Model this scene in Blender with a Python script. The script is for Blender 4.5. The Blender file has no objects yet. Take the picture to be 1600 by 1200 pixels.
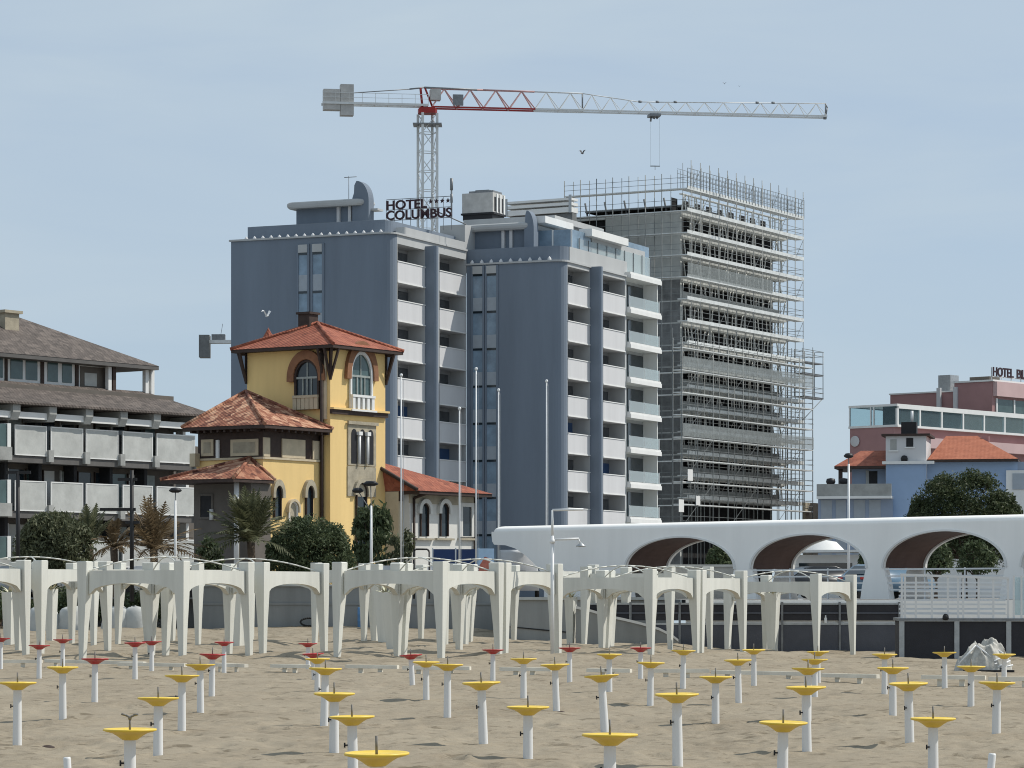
import bpy, bmesh, math, random
from mathutils import Vector, Matrix, noise
rnd = random.Random(7)
PI = math.pi
SC = bpy.context.scene
COL = SC.collection
# ---------------------------------------------------------------- measuring
F, CX, HY, CH = 4800.0, 800.0, 930.0, 1.65      # focal length in photo pixels, image centre, horizon, eye height
def wx(px, Y): return (px - CX) * Y / F
def wz(py, Y): return CH + (HY - py) * Y / F
class Fr:
    """a building's own axes: origin on its near corner, x along its front to the right, y into the depth"""
    def __init__(s, px, Y, deg):
        s.th = math.radians(deg); s.c = math.cos(s.th); s.s = math.sin(s.th)
        s.ox, s.oy = wx(px, Y), Y
    def lx(s, px, y):
        k = (px - CX) / F
        return (k * (s.oy + y * s.c) - s.ox - y * s.s) / (s.c + k * s.s)
    def ly(s, px, x):
        k = (px - CX) / F
        return (k * (s.oy - x * s.s) - s.ox - x * s.c) / (s.s - k * s.c)
    def z(s, py, x, y): return wz(py, s.oy - x * s.s + y * s.c)
    def w(s, x, y): return (s.ox + x * s.c + y * s.s, s.oy - x * s.s + y * s.c)
def RF(c): return lambda u, v, d: (c + d, u, v)      # a wall facing +x: u runs along y
def FF(c): return lambda u, v, d: (u, c - d, v)      # a wall facing -y: u runs along x
# ---------------------------------------------------------------- objects
def tag(o, label=None, cat=None, group=None, kind=None):
    if label: o['label'] = label
    if cat: o['category'] = cat
    if group: o['group'] = group
    if kind: o['kind'] = kind
    return o
def thing(name, loc, rz=0.0, label=None, cat=None, group=None):
    o = bpy.data.objects.new(name, None); COL.objects.link(o)
    o.location = loc; o.rotation_euler = (0, 0, rz); o.empty_display_size = .3
    return tag(o, label, cat, group)
def fthing(name, fr, label, cat, group=None): return thing(name, (fr.ox, fr.oy, 0), -fr.th, label, cat, group)
def copy_tree(o, parent=None):
    c = o.copy(); COL.objects.link(c); c.parent = parent
    for ch in list(o.children): copy_tree(ch, c)
    return c
class MB:
    def __init__(s): s.v = []; s.f = []; s.sm = []
    def face(s, pts, sm=False):
        n = len(s.v); s.v.extend(pts); s.f.append(tuple(range(n, n + len(pts)))); s.sm.append(sm)
    def add(s, vs, fs, sm=False):
        n = len(s.v); s.v.extend(vs)
        for f in fs: s.f.append(tuple(i + n for i in f)); s.sm.append(sm)
    def box(s, x0, x1, y0, y1, z0, z1):
        vs = [(x, y, z) for z in (z0, z1) for y in (y0, y1) for x in (x0, x1)]
        s.add(vs, [(0, 2, 3, 1), (4, 5, 7, 6), (0, 1, 5, 4), (2, 6, 7, 3), (0, 4, 6, 2), (1, 3, 7, 5)])
        return s
    def rect(s, m, u0, u1, v0, v1, d0, d1):
        vs = [m(u, v, d) for v in (v0, v1) for d in (d0, d1) for u in (u0, u1)]
        s.add(vs, [(0, 2, 3, 1), (4, 5, 7, 6), (0, 1, 5, 4), (2, 6, 7, 3), (0, 4, 6, 2), (1, 3, 7, 5)])
        return s
    def poly(s, m, pts, d0, d1):
        n = len(pts); vs = [m(u, v, d0) for u, v in pts] + [m(u, v, d1) for u, v in pts]
        s.add(vs, [tuple(range(n)), tuple(range(2 * n - 1, n - 1, -1))] + [(i, (i + 1) % n, n + (i + 1) % n, n + i) for i in range(n)])
        return s
    def ring(s, m, inner, outer, d0, d1, closed=False):
        n = len(inner); e = n if closed else n - 1
        vs = [m(u, v, d) for d in (d0, d1) for P in (inner, outer) for u, v in P]
        fs = []
        for i in range(e):
            j = (i + 1) % n
            for b in (0, 2 * n): fs.append((b + i, b + j, b + n + j, b + n + i))
            fs.append((i, j, 2 * n + j, 2 * n + i)); fs.append((n + i, n + j, 3 * n + j, 3 * n + i))
        if not closed:
            for i in (0, n - 1): fs.append((i, n + i, 3 * n + i, 2 * n + i))
        s.add(vs, fs); return s
    def prism(s, pts, z0, z1, sm=False):
        return s.poly(lambda u, v, d: (u, v, d), pts, z0, z1)
    def holed(s, m, u0, u1, v0, v1, holes, depth):
        us = sorted({u0, u1} | {a for h in holes for a in h[:2]}); vs = sorted({v0, v1} | {a for h in holes for a in h[2:]})
        inside = lambda u, v: any(h[0] < u < h[1] and h[2] < v < h[3] for h in holes)
        for a, b in zip(us, us[1:]):
            for c, d in zip(vs, vs[1:]):
                if not inside((a + b) / 2, (c + d) / 2): s.face([m(a, c, 0), m(b, c, 0), m(b, d, 0), m(a, d, 0)])
        for a, b, c, d in holes:
            for (p, q) in (((a, c), (b, c)), ((b, c), (b, d)), ((b, d), (a, d)), ((a, d), (a, c))):
                s.face([m(p[0], p[1], 0), m(q[0], q[1], 0), m(q[0], q[1], -depth), m(p[0], p[1], -depth)])
        return s
    def tube(s, p0, p1, r0, r1=None, n=6, cap=True):
        r1 = r0 if r1 is None else r1
        p0, p1 = Vector(p0), Vector(p1); d = (p1 - p0)
        if d.length < 1e-6: return s
        d.normalize(); a = d.cross(Vector((0, 0, 1)) if abs(d.z) < .95 else Vector((1, 0, 0))).normalized(); b = d.cross(a)
        vs = []
        for p, r in ((p0, r0), (p1, r1)):
            for i in range(n):
                t = 2 * PI * (i + .5) / n; vs.append(tuple(p + a * (r * math.cos(t)) + b * (r * math.sin(t))))
        s.add(vs, [(i, (i + 1) % n, n + (i + 1) % n, n + i) for i in range(n)], n > 4)
        if cap: s.add(vs, [tuple(range(n - 1, -1, -1)), tuple(range(n, 2 * n))])
        return s
    def path(s, pts, r, n=6):
        for a, b in zip(pts, pts[1:]): s.tube(a, b, r, r, n)
        return s
    def lathe(s, prof, n=20, c=(0, 0, 0)):
        vs = [(c[0] + r * math.cos(2 * PI * i / n), c[1] + r * math.sin(2 * PI * i / n), c[2] + z) for r, z in prof for i in range(n)]
        s.add(vs, [(k * n + i, k * n + (i + 1) % n, (k + 1) * n + (i + 1) % n, (k + 1) * n + i) for k in range(len(prof) - 1) for i in range(n)], True)
        return s
    def build(s, name, mat, parent=None, loc=None, fix=True, smooth_angle=None):
        me = bpy.data.meshes.new(name); me.from_pydata(s.v, [], s.f)
        me.polygons.foreach_set('use_smooth', s.sm)
        if fix:
            bm = bmesh.new(); bm.from_mesh(me)
            bmesh.ops.remove_doubles(bm, verts=bm.verts, dist=1e-5)
            bmesh.ops.recalc_face_normals(bm, faces=bm.faces)
            bm.to_mesh(me); bm.free()
        me.materials.append(mat); me.update()
        o = bpy.data.objects.new(name, me); COL.objects.link(o)
        if parent: o.parent = parent
        if loc: o.location = loc
        return o
def box(name, mat, parent, *a): return MB().box(*a).build(name, mat, parent)
def text_mesh(name, body, size, depth, mat, parent, loc, rot, squash=1.0, spacing=1.0):
    cu = bpy.data.curves.new(name, 'FONT'); cu.body = body; cu.size = size; cu.extrude = depth; cu.offset = .024 * size
    cu.space_character = spacing
    t = bpy.data.objects.new(name, cu); COL.objects.link(t)
    me = bpy.data.meshes.new_from_object(t.evaluated_get(bpy.context.evaluated_depsgraph_get()))
    bpy.data.objects.remove(t); bpy.data.curves.remove(cu)
    me.materials.clear(); me.materials.append(mat)
    o = bpy.data.objects.new(name, me); COL.objects.link(o); o.parent = parent
    o.location = loc; o.rotation_euler = rot; o.scale = (squash, 1, 1)
    return o
# ---------------------------------------------------------------- materials
def lin(c):
    c = c / 255.0
    return c / 12.92 if c <= .04045 else ((c + .055) / 1.055) ** 2.4
def L(r, g, b): return (lin(r), lin(g), lin(b), 1)
def mat(name, col, rough=.7, var=.12, scale=2.0, bump=0.0, bscale=20.0, metal=0.0, spec=.4, streak=False, col2=None, alpha=1.0):
    m = bpy.data.materials.new(name); m.use_nodes = True
    nt = m.node_tree; N = nt.nodes; K = nt.links.new; b = N['Principled BSDF']
    b.inputs['Roughness'].default_value = rough; b.inputs['Metallic'].default_value = metal
    b.inputs['Specular IOR Level'].default_value = spec; b.inputs['Alpha'].default_value = alpha
    tc = N.new('ShaderNodeTexCoord'); mp = N.new('ShaderNodeMapping'); K(tc.outputs['Object'], mp.inputs['Vector'])
    if streak: mp.inputs['Scale'].default_value = (1, 1, .12)
    n = N.new('ShaderNodeTexNoise'); n.inputs['Scale'].default_value = scale; n.inputs['Detail'].default_value = 6; n.inputs['Roughness'].default_value = .65
    K(mp.outputs['Vector'], n.inputs['Vector'])
    r = N.new('ShaderNodeValToRGB'); e = r.color_ramp.elements
    e[0].position = .3; e[1].position = .7
    c = Vector(col[:3])
    e[0].color = (*(c * (1 - var)), 1); e[1].color = (*(c * (1 + var)), 1) if col2 is None else col2
    K(n.outputs['Fac'], r.inputs['Fac']); K(r.outputs['Color'], b.inputs['Base Color'])
    if bump:
        n2 = N.new('ShaderNodeTexNoise'); n2.inputs['Scale'].default_value = bscale; n2.inputs['Detail'].default_value = 5
        K(tc.outputs['Object'], n2.inputs['Vector'])
        bu = N.new('ShaderNodeBump'); bu.inputs['Strength'].default_value = bump; bu.inputs['Distance'].default_value = .02
        K(n2.outputs['Fac'], bu.inputs['Height']); K(bu.outputs['Normal'], b.inputs['Normal'])
    return m
def tiles(name, col, col2, col3, pitch=.24, big=.5):
    """clay roof tiles: rows of rolls, patchy weathering"""
    m = mat(name, col, .85, .2, 1.0); nt = m.node_tree; N = nt.nodes; K = nt.links.new; b = N['Principled BSDF']
    tc = N.new('ShaderNodeTexCoord')
    n = N.new('ShaderNodeTexNoise'); n.inputs['Scale'].default_value = 1.6; n.inputs['Detail'].default_value = 8; n.inputs['Roughness'].default_value = .7
    K(tc.outputs['Object'], n.inputs['Vector'])
    v = N.new('ShaderNodeTexVoronoi'); v.inputs['Scale'].default_value = 1 / pitch; K(tc.outputs['Object'], v.inputs['Vector'])
    mx = N.new('ShaderNodeMix'); mx.data_type = 'FLOAT'; mx.inputs[0].default_value = big
    K(n.outputs['Fac'], mx.inputs[2]); K(v.outputs['Color'], mx.inputs[3])
    r = N.new('ShaderNodeValToRGB'); r.color_ramp.elements[0].color = col; r.color_ramp.elements[0].position = .25
    r.color_ramp.elements[1].color = col3; r.color_ramp.elements[1].position = .8
    x = r.color_ramp.elements.new(.5); x.color = col2
    K(mx.outputs[0], r.inputs['Fac']); K(r.outputs['Color'], b.inputs['Base Color'])
    w = N.new('ShaderNodeTexWave'); w.inputs['Scale'].default_value = 2.6; w.inputs['Distortion'].default_value = 2.0; w.bands_direction = 'DIAGONAL'
    K(tc.outputs['Object'], w.inputs['Vector'])
    bu = N.new('ShaderNodeBump'); bu.inputs['Strength'].default_value = .35; bu.inputs['Distance'].default_value = .04
    K(w.outputs['Fac'], bu.inputs['Height']); K(bu.outputs['Normal'], b.inputs['Normal'])
    return m
def glassy(name, col, rough=.08, var=.3, scale=.8, spec=.6): return mat(name, col, rough, var, scale, spec=spec)
def clear(name, col, a):
    m = bpy.data.materials.new(name); m.use_nodes = True; nt = m.node_tree; N = nt.nodes; K = nt.links.new
    b = N['Principled BSDF']; b.inputs['Base Color'].default_value = col; b.inputs['Roughness'].default_value = .08
    t = N.new('ShaderNodeBsdfTransparent'); t.inputs['Color'].default_value = (.8, .92, .94, 1)
    mx = N.new('ShaderNodeMixShader'); mx.inputs[0].default_value = a
    K(t.outputs[0], mx.inputs[1]); K(b.outputs[0], mx.inputs[2]); K(mx.outputs[0], N['Material Output'].inputs['Surface'])
    return m
def foliage(name, c1, c2, c3):
    m = bpy.data.materials.new(name); m.use_nodes = True; nt = m.node_tree; N = nt.nodes; K = nt.links.new
    b = N['Principled BSDF']; b.inputs['Roughness'].default_value = .6; b.inputs['Specular IOR Level'].default_value = .25
    g = N.new('ShaderNodeNewGeometry'); n = N.new('ShaderNodeTexNoise'); n.inputs['Scale'].default_value = 2.6; n.inputs['Detail'].default_value = 8; n.inputs['Roughness'].default_value = .8
    K(g.outputs['Position'], n.inputs['Vector'])
    r = N.new('ShaderNodeValToRGB'); e = r.color_ramp.elements; e[0].position = .32; e[0].color = c1; e[1].position = .7; e[1].color = c3
    x = e.new(.5); x.color = c2
    K(n.outputs['Fac'], r.inputs['Fac']); K(r.outputs['Color'], b.inputs['Base Color'])
    tr = N.new('ShaderNodeBsdfTranslucent'); K(r.outputs['Color'], tr.inputs['Color'])
    mx = N.new('ShaderNodeMixShader'); mx.inputs[0].default_value = .25
    K(b.outputs[0], mx.inputs[1]); K(tr.outputs[0], mx.inputs[2]); K(mx.outputs[0], N['Material Output'].inputs['Surface'])
    return m
M = dict(
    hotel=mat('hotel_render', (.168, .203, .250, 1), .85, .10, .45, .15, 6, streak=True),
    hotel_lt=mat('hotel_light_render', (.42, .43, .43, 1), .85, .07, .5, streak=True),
    panel=mat('balcony_panel_white', (.57, .57, .575, 1), .7, .06, .7, streak=True),
    white=mat('white_paint', (.72, .72, .70, 1), .5, .05, 1.2, streak=True),
    white2=mat('white_metal', (.70, .71, .71, 1), .4, .06, 2),
    gaz=mat('weathered_white_fibreglass', (.64, .64, .585, 1), .55, .13, 1.8, .1, 30, streak=True),
    plast=mat('white_pvc', (.72, .72, .71, 1), .4, .05, 4, streak=True),
    arc=mat('white_plaster', (.90, .885, .85, 1), .8, .045, .8, .1, 8, streak=True),
    soffit=mat('brown_soffit', (.115, .072, .060, 1), .8, .2, 2, streak=True),
    conc=mat('concrete', (.33, .335, .32, 1), .9, .22, 1.1, .4, 9),
    concd=mat('dark_raw_concrete', (.17, .175, .175, 1), .95, .35, .8, .4, 6),
    concl=mat('pale_concrete', (.45, .46, .44, 1), .9, .15, 1.0, .3, 9),
    wall=mat('retaining_concrete', (.27, .28, .275, 1), .92, .2, .6, .3, 5, streak=True),
    tube=mat('weathered_scaffold_tube', (.20, .215, .215, 1), .55, .2, 4, metal=.3),
    black=mat('black_iron', (.012, .012, .014, 1), .55, .2, 5),
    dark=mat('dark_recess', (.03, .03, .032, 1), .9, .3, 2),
    brown=mat('dark_brown_timber', (.045, .028, .022, 1), .7, .3, 4),
    steel=mat('galvanised_steel', (.40, .42, .43, 1), .45, .15, 4, metal=.5),
    steeld=mat('grey_steel', (.20, .21, .22, 1), .5, .2, 4, metal=.3),
    yellow=mat('yellow_plaster', (.76, .545, .235, 1), .88, .09, .6, .15, 7, streak=True),
    stone=mat('weathered_stone', (.36, .32, .24, 1), .9, .2, 2.5, .4, 12),
    cream=mat('cream_plaster', (.52, .44, .31, 1), .85, .12, 2.0),
    villaw=mat('off_white_stucco', (.62, .61, .57, 1), .88, .08, 1.0),
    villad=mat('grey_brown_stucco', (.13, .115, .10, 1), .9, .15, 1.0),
    trim=mat('terracotta_trim', (.24, .115, .06, 1), .85, .2, 3),
    maroon=mat('maroon_render', (.36, .205, .20, 1), .85, .08, .4),
    blue=mat('blue_plaster', (.30, .41, .58, 1), .85, .08, .6),
    bluegrey=mat('blue_grey_plaster', (.27, .33, .43, 1), .85, .08, .6),
    navy=mat('navy_hoarding', (.016, .045, .14, 1), .5, .15, .8),
    glass=glassy('window_glass_dark', (.02, .03, .038, 1)),
    glassb=glassy('window_glass_blue', (.19, .27, .35, 1), .15),
    glassg=glassy('window_glass_green', (.06, .10, .10, 1), .12),
    curtain=mat('curtain_behind_glass', (.30, .33, .31, 1), .5, .25, 3),
    spand=mat('grey_spandrel', (.33, .37, .41, 1), .4, .08, 2),
    wind=clear('terrace_window_glass', (.25, .32, .36, 1), .16), agave=mat('pale_agave', (.50, .49, .36, 1), .6, .2, 6), propw=mat('pale_props', (.72, .72, .68, 1), .7, .15, 3), pit=mat('unlit_interior', (.010, .010, .011, 1), .95, .3, 2), halfglass=glassy('mid_grey_glass', (.085, .092, .10, 1), .2), recess=mat('loggia_grey', (.30, .305, .31, 1), .9, .15, .8), maroon_lit=mat('sunlit_maroon_render', (.52, .37, .36, 1), .85, .08, .4),  # last entry: maroon with sunlight put into a pinker colour
    rail=clear('balustrade_glass', (.66, .69, .70, 1), .36),
    roofred=tiles('red_roof_tiles', L(104, 58, 44), L(142, 80, 60), L(168, 108, 84), .3, .3),
    roofold=tiles('mottled_roof_tiles', L(84, 46, 36), L(142, 90, 68), L(205, 166, 136), .30, .55),
    rooforg=tiles('orange_roof_tiles', L(138, 82, 60), L(164, 98, 72), L(178, 114, 86), .3, .2),
    roofgrey=tiles('brown_grey_roof_tiles', L(66, 60, 56), L(88, 80, 75), L(116, 106, 99), .3, .4),
    fascia=mat('grey_fascia', (.11, .105, .10, 1), .8, .15, 1.5),
    tray=mat('yellow_plastic_tray', (.76, .53, .06, 1), .42, .13, 5, spec=.5),
    trayr=mat('red_plastic_tray', (.42, .022, .02, 1), .4, .12, 6, spec=.5),
    rust=mat('worn_grey_steel', (.17, .16, .145, 1), .6, .3, 20),
    fence=mat('dark_windscreen_cloth', (.032, .032, .038, 1), .8, .15, 1.5, .3, 30),
    fenceb=mat('slate_windscreen_cloth', (.080, .086, .104, 1), .8, .12, 1.5, .3, 30),
    cranew=mat('white_crane_paint', (.62, .63, .62, 1), .5, .1, 2),
    craner=mat('red_crane_paint', (.30, .018, .016, 1), .5, .15, 2),
    cranep=mat('faded_red_crane_paint', (.46, .27, .26, 1), .5, .15, 2),
    weight=mat('concrete_ballast', (.46, .45, .43, 1), .9, .15, 1.5),
    net=mat('scaffold_netting', (.30, .33, .33, 1), .9, .25, 3, alpha=.38),
    deck=mat('scaffold_deck_steel', (.58, .60, .59, 1), .6, .2, 1.5),
    bark=mat('bark', (.10, .075, .055, 1), .95, .3, 8, .6, 25),
    leaf=foliage('shrub_leaves', (.036, .050, .026, 1), (.085, .112, .054, 1), (.19, .22, .12, 1)),
    leafo=foliage('olive_leaves', (.052, .062, .034, 1), (.115, .128, .070, 1), (.24, .245, .155, 1)),
    leafp=foliage('pine_needles', (.018, .027, .013, 1), (.052, .070, .031, 1), (.17, .185, .09, 1)),
    frond=foliage('palm_fronds', (.045, .052, .028, 1), (.105, .112, .058, 1), (.24, .235, .14, 1)),
    dryfrond=foliage('dry_palm_fronds', (.06, .042, .022, 1), (.16, .115, .065, 1), (.34, .26, .16, 1)),
    tarp=mat('off_white_tarpaulin', (.42, .41, .37, 1), .6, .35, 5, .3, 12),
    plank=mat('bleached_board', (.74, .70, .60, 1), .8, .15, 2),
    carw=mat('white_car_paint', (.60, .61, .62, 1), .25, .04, 2), cars=mat('silver_car_paint', (.30, .32, .34, 1), .3, .05, 2, metal=.4),
    carb=mat('blue_car_paint', (.10, .17, .24, 1), .25, .05, 2), card=mat('dark_car_paint', (.03, .032, .036, 1), .25, .05, 2),
    rubber=mat('rubber', (.02, .02, .02, 1), .8, .2, 9),
    bird=mat('grey_feathers', (.08, .08, .085, 1), .8, .3, 9), birdw=mat('white_feathers', (.75, .75, .74, 1), .8, .1, 9),
    letter=mat('dark_sign_letters', (.035, .012, .018, 1), .5, .2, 3),
    posterb=mat('poster_sky_print', (.42, .58, .75, 1), .5, .1, 2), posterr=mat('poster_red_print', (.50, .16, .11, 1), .5, .3, 4),
    barrel=mat('blue_plastic_drum', (.10, .24, .46, 1), .45, .1, 3),
    awning=mat('white_canvas', (.70, .70, .68, 1), .7, .05, 2),
    blind=mat('blue_door_shutter', (.035, .085, .20, 1), .4, .15, 2),
)
# ---------------------------------------------------------------- camera, light, sky
cam = bpy.data.cameras.new('camera'); camo = bpy.data.objects.new('camera', cam); COL.objects.link(camo); SC.camera = camo
camo.location = (0, 0, CH); camo.rotation_euler = (PI / 2, 0, 0)
cam.sensor_width = 36; cam.lens = 36 * F / 1600; cam.shift_y = (HY - 600) / 1600; cam.clip_start = .5; cam.clip_end = 6000
AZ, EL = math.radians(78), math.radians(49)
sun = bpy.data.lights.new('sun', 'SUN'); suno = bpy.data.objects.new('sun', sun); COL.objects.link(suno)
sun.energy = 3.9; sun.angle = math.radians(.6); sun.color = (1, .95, .87)
sd = Vector((math.sin(AZ) * math.cos(EL), math.cos(AZ) * math.cos(EL), math.sin(EL)))
suno.rotation_euler = sd.to_track_quat('Z', 'Y').to_euler(); suno.location = (60, 10, 80)
W = bpy.data.worlds.new('World'); SC.world = W; W.use_nodes = True
nt = W.node_tree; N = nt.nodes; K = nt.links.new; bg = N['Background']
sky = N.new('ShaderNodeTexSky'); sky.sky_type = 'NISHITA'; sky.sun_disc = False
sky.sun_elevation = EL; sky.sun_rotation = AZ; sky.altitude = 0; sky.air_density = 1.0; sky.dust_density = .6; sky.ozone_density = 2.0
tc = N.new('ShaderNodeTexCoord')
# thin high cloud: streaks stretched along the horizon, whitening a clear sky
mp = N.new('ShaderNodeMapping'); mp.inputs['Scale'].default_value = (5.0, 5.0, 26.0); mp.inputs['Location'].default_value = (3.1, .4, 1.7)
K(tc.outputs['Generated'], mp.inputs['Vector'])
n1 = N.new('ShaderNodeTexNoise'); n1.inputs['Scale'].default_value = 1.0; n1.inputs['Detail'].default_value = 7; n1.inputs['Roughness'].default_value = .5; n1.inputs['Distortion'].default_value = .4
K(mp.outputs['Vector'], n1.inputs['Vector'])
cr = N.new('ShaderNodeValToRGB'); cr.color_ramp.elements[0].position = .34; cr.color_ramp.elements[0].color = (SKYC0, SKYC0, SKYC0, 1) if 'SKYC0' in globals() else (.72, .72, .72, 1)
cr.color_ramp.elements[1].position = .68; cr.color_ramp.elements[1].color = (.96, .96, .96, 1)
K(n1.outputs['Fac'], cr.inputs['Fac'])
veil = N.new('ShaderNodeMix'); veil.data_type = 'RGBA'; veil.blend_type = 'MIX'
hsv = N.new('ShaderNodeMix'); hsv.data_type = 'RGBA'; hsv.blend_type = 'MULTIPLY'; hsv.inputs[0].default_value = 1.0
hsv.inputs[7].default_value = (.68, .83, 1.10, 1)
K(sky.outputs['Color'], hsv.inputs[6]); K(hsv.outputs[2], veil.inputs[6])
K(cr.outputs['Color'], veil.inputs[0]); veil.inputs[7].default_value = (5.25, 6.28, 7.12, 1)
K(veil.outputs[2], bg.inputs['Color']); bg.inputs['Strength'].default_value = .1
SC.view_settings.view_transform = 'Standard'; SC.view_settings.look = 'None'; SC.view_settings.gamma = 1; SC.view_settings.exposure = 0
SC.render.engine = 'CYCLES'; SC.cycles.max_bounces = 6; SC.cycles.transparent_max_bounces = 24; SC.cycles.use_denoising = True; SC.cycles.filter_width = 1.05
# ---------------------------------------------------------------- sand
def sstep(a, b, x):
    t = min(1, max(0, (x - a) / (b - a))); return t * t * (3 - 2 * t)
def sand_base(x, y):
    return -.30 * sstep(2, 11, x) * sstep(55, 92, y) + .22 * sstep(110, 128, y) * (1 - sstep(-4, 2, x)) + .05 * sstep(70, 100, y) * (1 - sstep(-2, 4, x))
def sand_z(x, y):
    a = .060 * noise.noise((x * .22, y * .13, 1.3)) + .028 * noise.noise((x * .75, y * .50, 5.1)) + .022 * noise.noise((x * 2.1, y * 1.5, 9.7)) + .012 * noise.noise((x * 4.5, y * 3.4, 15.0))
    rough = sstep(66, 80, y)
    a += rough * (.15 * noise.noise((x * .30, y * .34, 22.0)) + .10 * noise.noise((x * .8, y * .9, 31.0)))
    # trodden hollows
    h = noise.noise((x * 1.7, y * .85, 40.0)); g = noise.noise((x * .25, y * .12, 51.0))
    if g > -.2: a -= .10 * max(0, h - .22) * min(1, (g + .12) * 4)
    h2 = noise.noise((x * 3.6, y * 2.2, 77.0))
    a -= .10 * max(0, h2 - .32)
    h3 = noise.noise((x * .9, y * 2.6, 91.0)); a += .07 * max(0, h3 - .34) * (1 + rough)
    return sand_base(x, y) + a
FOOT = {}
def footprints():
    r = random.Random(99)
    def put(x, y, s):
        for i in (-1, 0, 1):
            for j in (-1, 0, 1): FOOT.setdefault((math.floor(x * 2) + i, math.floor(y * 2) + j), []).append((x, y, s))
    for t in range(46):                                   # walked trails
        y = 28 * (95 / 28) ** r.random(); x = r.uniform(-.19, .19) * y; a = r.choice([r.gauss(0, .35), r.gauss(PI, .35), r.uniform(0, 2 * PI)])
        for k in range(r.randrange(8, 34)):
            a += r.gauss(0, .06); x += .62 * math.cos(a); y += .62 * math.sin(a); s = (-1) ** k * .09
            put(x - s * math.sin(a), y + s * math.cos(a), r.uniform(.8, 1.25))
    for t in range(900):
        y = 28 * (100 / 28) ** r.random(); put(r.uniform(-.19, .19) * y, y, r.uniform(.5, 1.6))
footprints()
def foot(x, y):
    z = 0
    for fx, fy, s in FOOT.get((math.floor(x * 2), math.floor(y * 2)), ()):
        q = ((x - fx) ** 2 + (y - fy) ** 2) / (.0135 * s * s)
        if q < 6: z += s * (-.032 * math.exp(-q * 1.2) + .012 * math.exp(-(math.sqrt(q) - 1.55) ** 2 * 5))
    return z
def make_sand():
    us = [-1500, -500, -200, -90, -55, -38] + [None] * 460 + [38, 55, 90, 200, 500, 1500]
    ys = [-60, -20, 0, 8, 14] + [18 * (131.5 / 18) ** (i / 560) for i in range(561)]
    v, f = [], []; nu = len(us)
    for y in ys:
        hw = max(6, y * .215 + 1.5)
        for i, u in enumerate(us):
            x = (-1 + 2 * (i - 6) / 459) * hw if u is None else u
            v.append((x, y, sand_z(x, y) + foot(x, y) if abs(x) < 60 else sand_base(x, y)))
    for r in range(len(ys) - 1):
        for c in range(nu - 1):
            a = r * nu + c; f.append((a, a + 1, a + nu + 1, a + nu))
    me = bpy.data.meshes.new('sand'); me.from_pydata(v, [], f); me.polygons.foreach_set('use_smooth', [True] * len(f))
    m = mat('beach_sand', (.30, .255, .195, 1), .95, .16, .5, .0, spec=.1)
    nt = m.node_tree; N = nt.nodes; K = nt.links.new; b = N['Principled BSDF']
    tc = N.new('ShaderNodeTexCoord')
    n1 = N.new('ShaderNodeTexNoise'); n1.inputs['Scale'].default_value = 9; n1.inputs['Detail'].default_value = 8; n1.inputs['Roughness'].default_value = .75
    K(tc.outputs['Object'], n1.inputs['Vector'])
    mp = N.new('ShaderNodeMapping'); mp.inputs['Scale'].default_value = (.5, .16, 1); K(tc.outputs['Object'], mp.inputs['Vector'])
    n2 = N.new('ShaderNodeTexNoise'); n2.inputs['Scale'].default_value = 1.2; n2.inputs['Detail'].default_value = 8; n2.inputs['Roughness'].default_value = .7; K(mp.outputs['Vector'], n2.inputs['Vector'])
    r = N.new('ShaderNodeValToRGB'); e = r.color_ramp.elements
    e[0].position = .28; e[0].color = (.184, .150, .106, 1); e[1].position = .72; e[1].color = (.362, .314, .238, 1)
    x = e.new(.48); x.color = (.288, .245, .182, 1)
    ad = N.new('ShaderNodeMix'); ad.data_type = 'FLOAT'; ad.inputs[0].default_value = .55; K(n1.outputs['Fac'], ad.inputs[2]); K(n2.outputs['Fac'], ad.inputs[3])
    K(ad.outputs[0], r.inputs['Fac'])
    n3 = N.new('ShaderNodeTexNoise'); n3.inputs['Scale'].default_value = 2.7; n3.inputs['Detail'].default_value = 4; n3.inputs['Roughness'].default_value = .6; n3.inputs['Distortion'].default_value = .8; K(tc.outputs['Object'], n3.inputs['Vector'])
    r3 = N.new('ShaderNodeValToRGB'); r3.color_ramp.elements[0].position = .575; r3.color_ramp.elements[0].color = (0, 0, 0, 1); r3.color_ramp.elements[1].position = .66; r3.color_ramp.elements[1].color = (.62, .62, .62, 1); K(n3.outputs['Fac'], r3.inputs['Fac'])  # spots: debris and footprint shade put into the sand colour
    dk = N.new('ShaderNodeMix'); dk.data_type = 'RGBA'; dk.inputs[7].default_value = (.115, .092, .060, 1); mw = N.new('ShaderNodeMapping'); mw.inputs['Scale'].default_value = (.42, 1.25, 1); K(tc.outputs['Object'], mw.inputs['Vector'])
    n4 = N.new('ShaderNodeTexNoise'); n4.inputs['Scale'].default_value = 1.5; n4.inputs['Detail'].default_value = 7; n4.inputs['Roughness'].default_value = .72; n4.inputs['Distortion'].default_value = .5; K(mw.outputs['Vector'], n4.inputs['Vector'])
    r4 = N.new('ShaderNodeMapRange'); r4.inputs[1].default_value = .535; r4.inputs[2].default_value = .66; r4.inputs[3].default_value = 0; r4.inputs[4].default_value = .8; K(n4.outputs['Fac'], r4.inputs[0])  # streaks: dark debris and ridge shade put into the sand colour
    sx = N.new('ShaderNodeSeparateXYZ'); K(tc.outputs['Object'], sx.inputs[0])
    my = N.new('ShaderNodeMapRange'); my.inputs[1].default_value = 58; my.inputs[2].default_value = 78; my.inputs[3].default_value = .18; my.inputs[4].default_value = 1.0; K(sx.outputs['Y'], my.inputs[0])
    ml = N.new('ShaderNodeMath'); ml.operation = 'MULTIPLY'; K(r4.outputs[0], ml.inputs[0]); K(my.outputs[0], ml.inputs[1])
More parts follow.
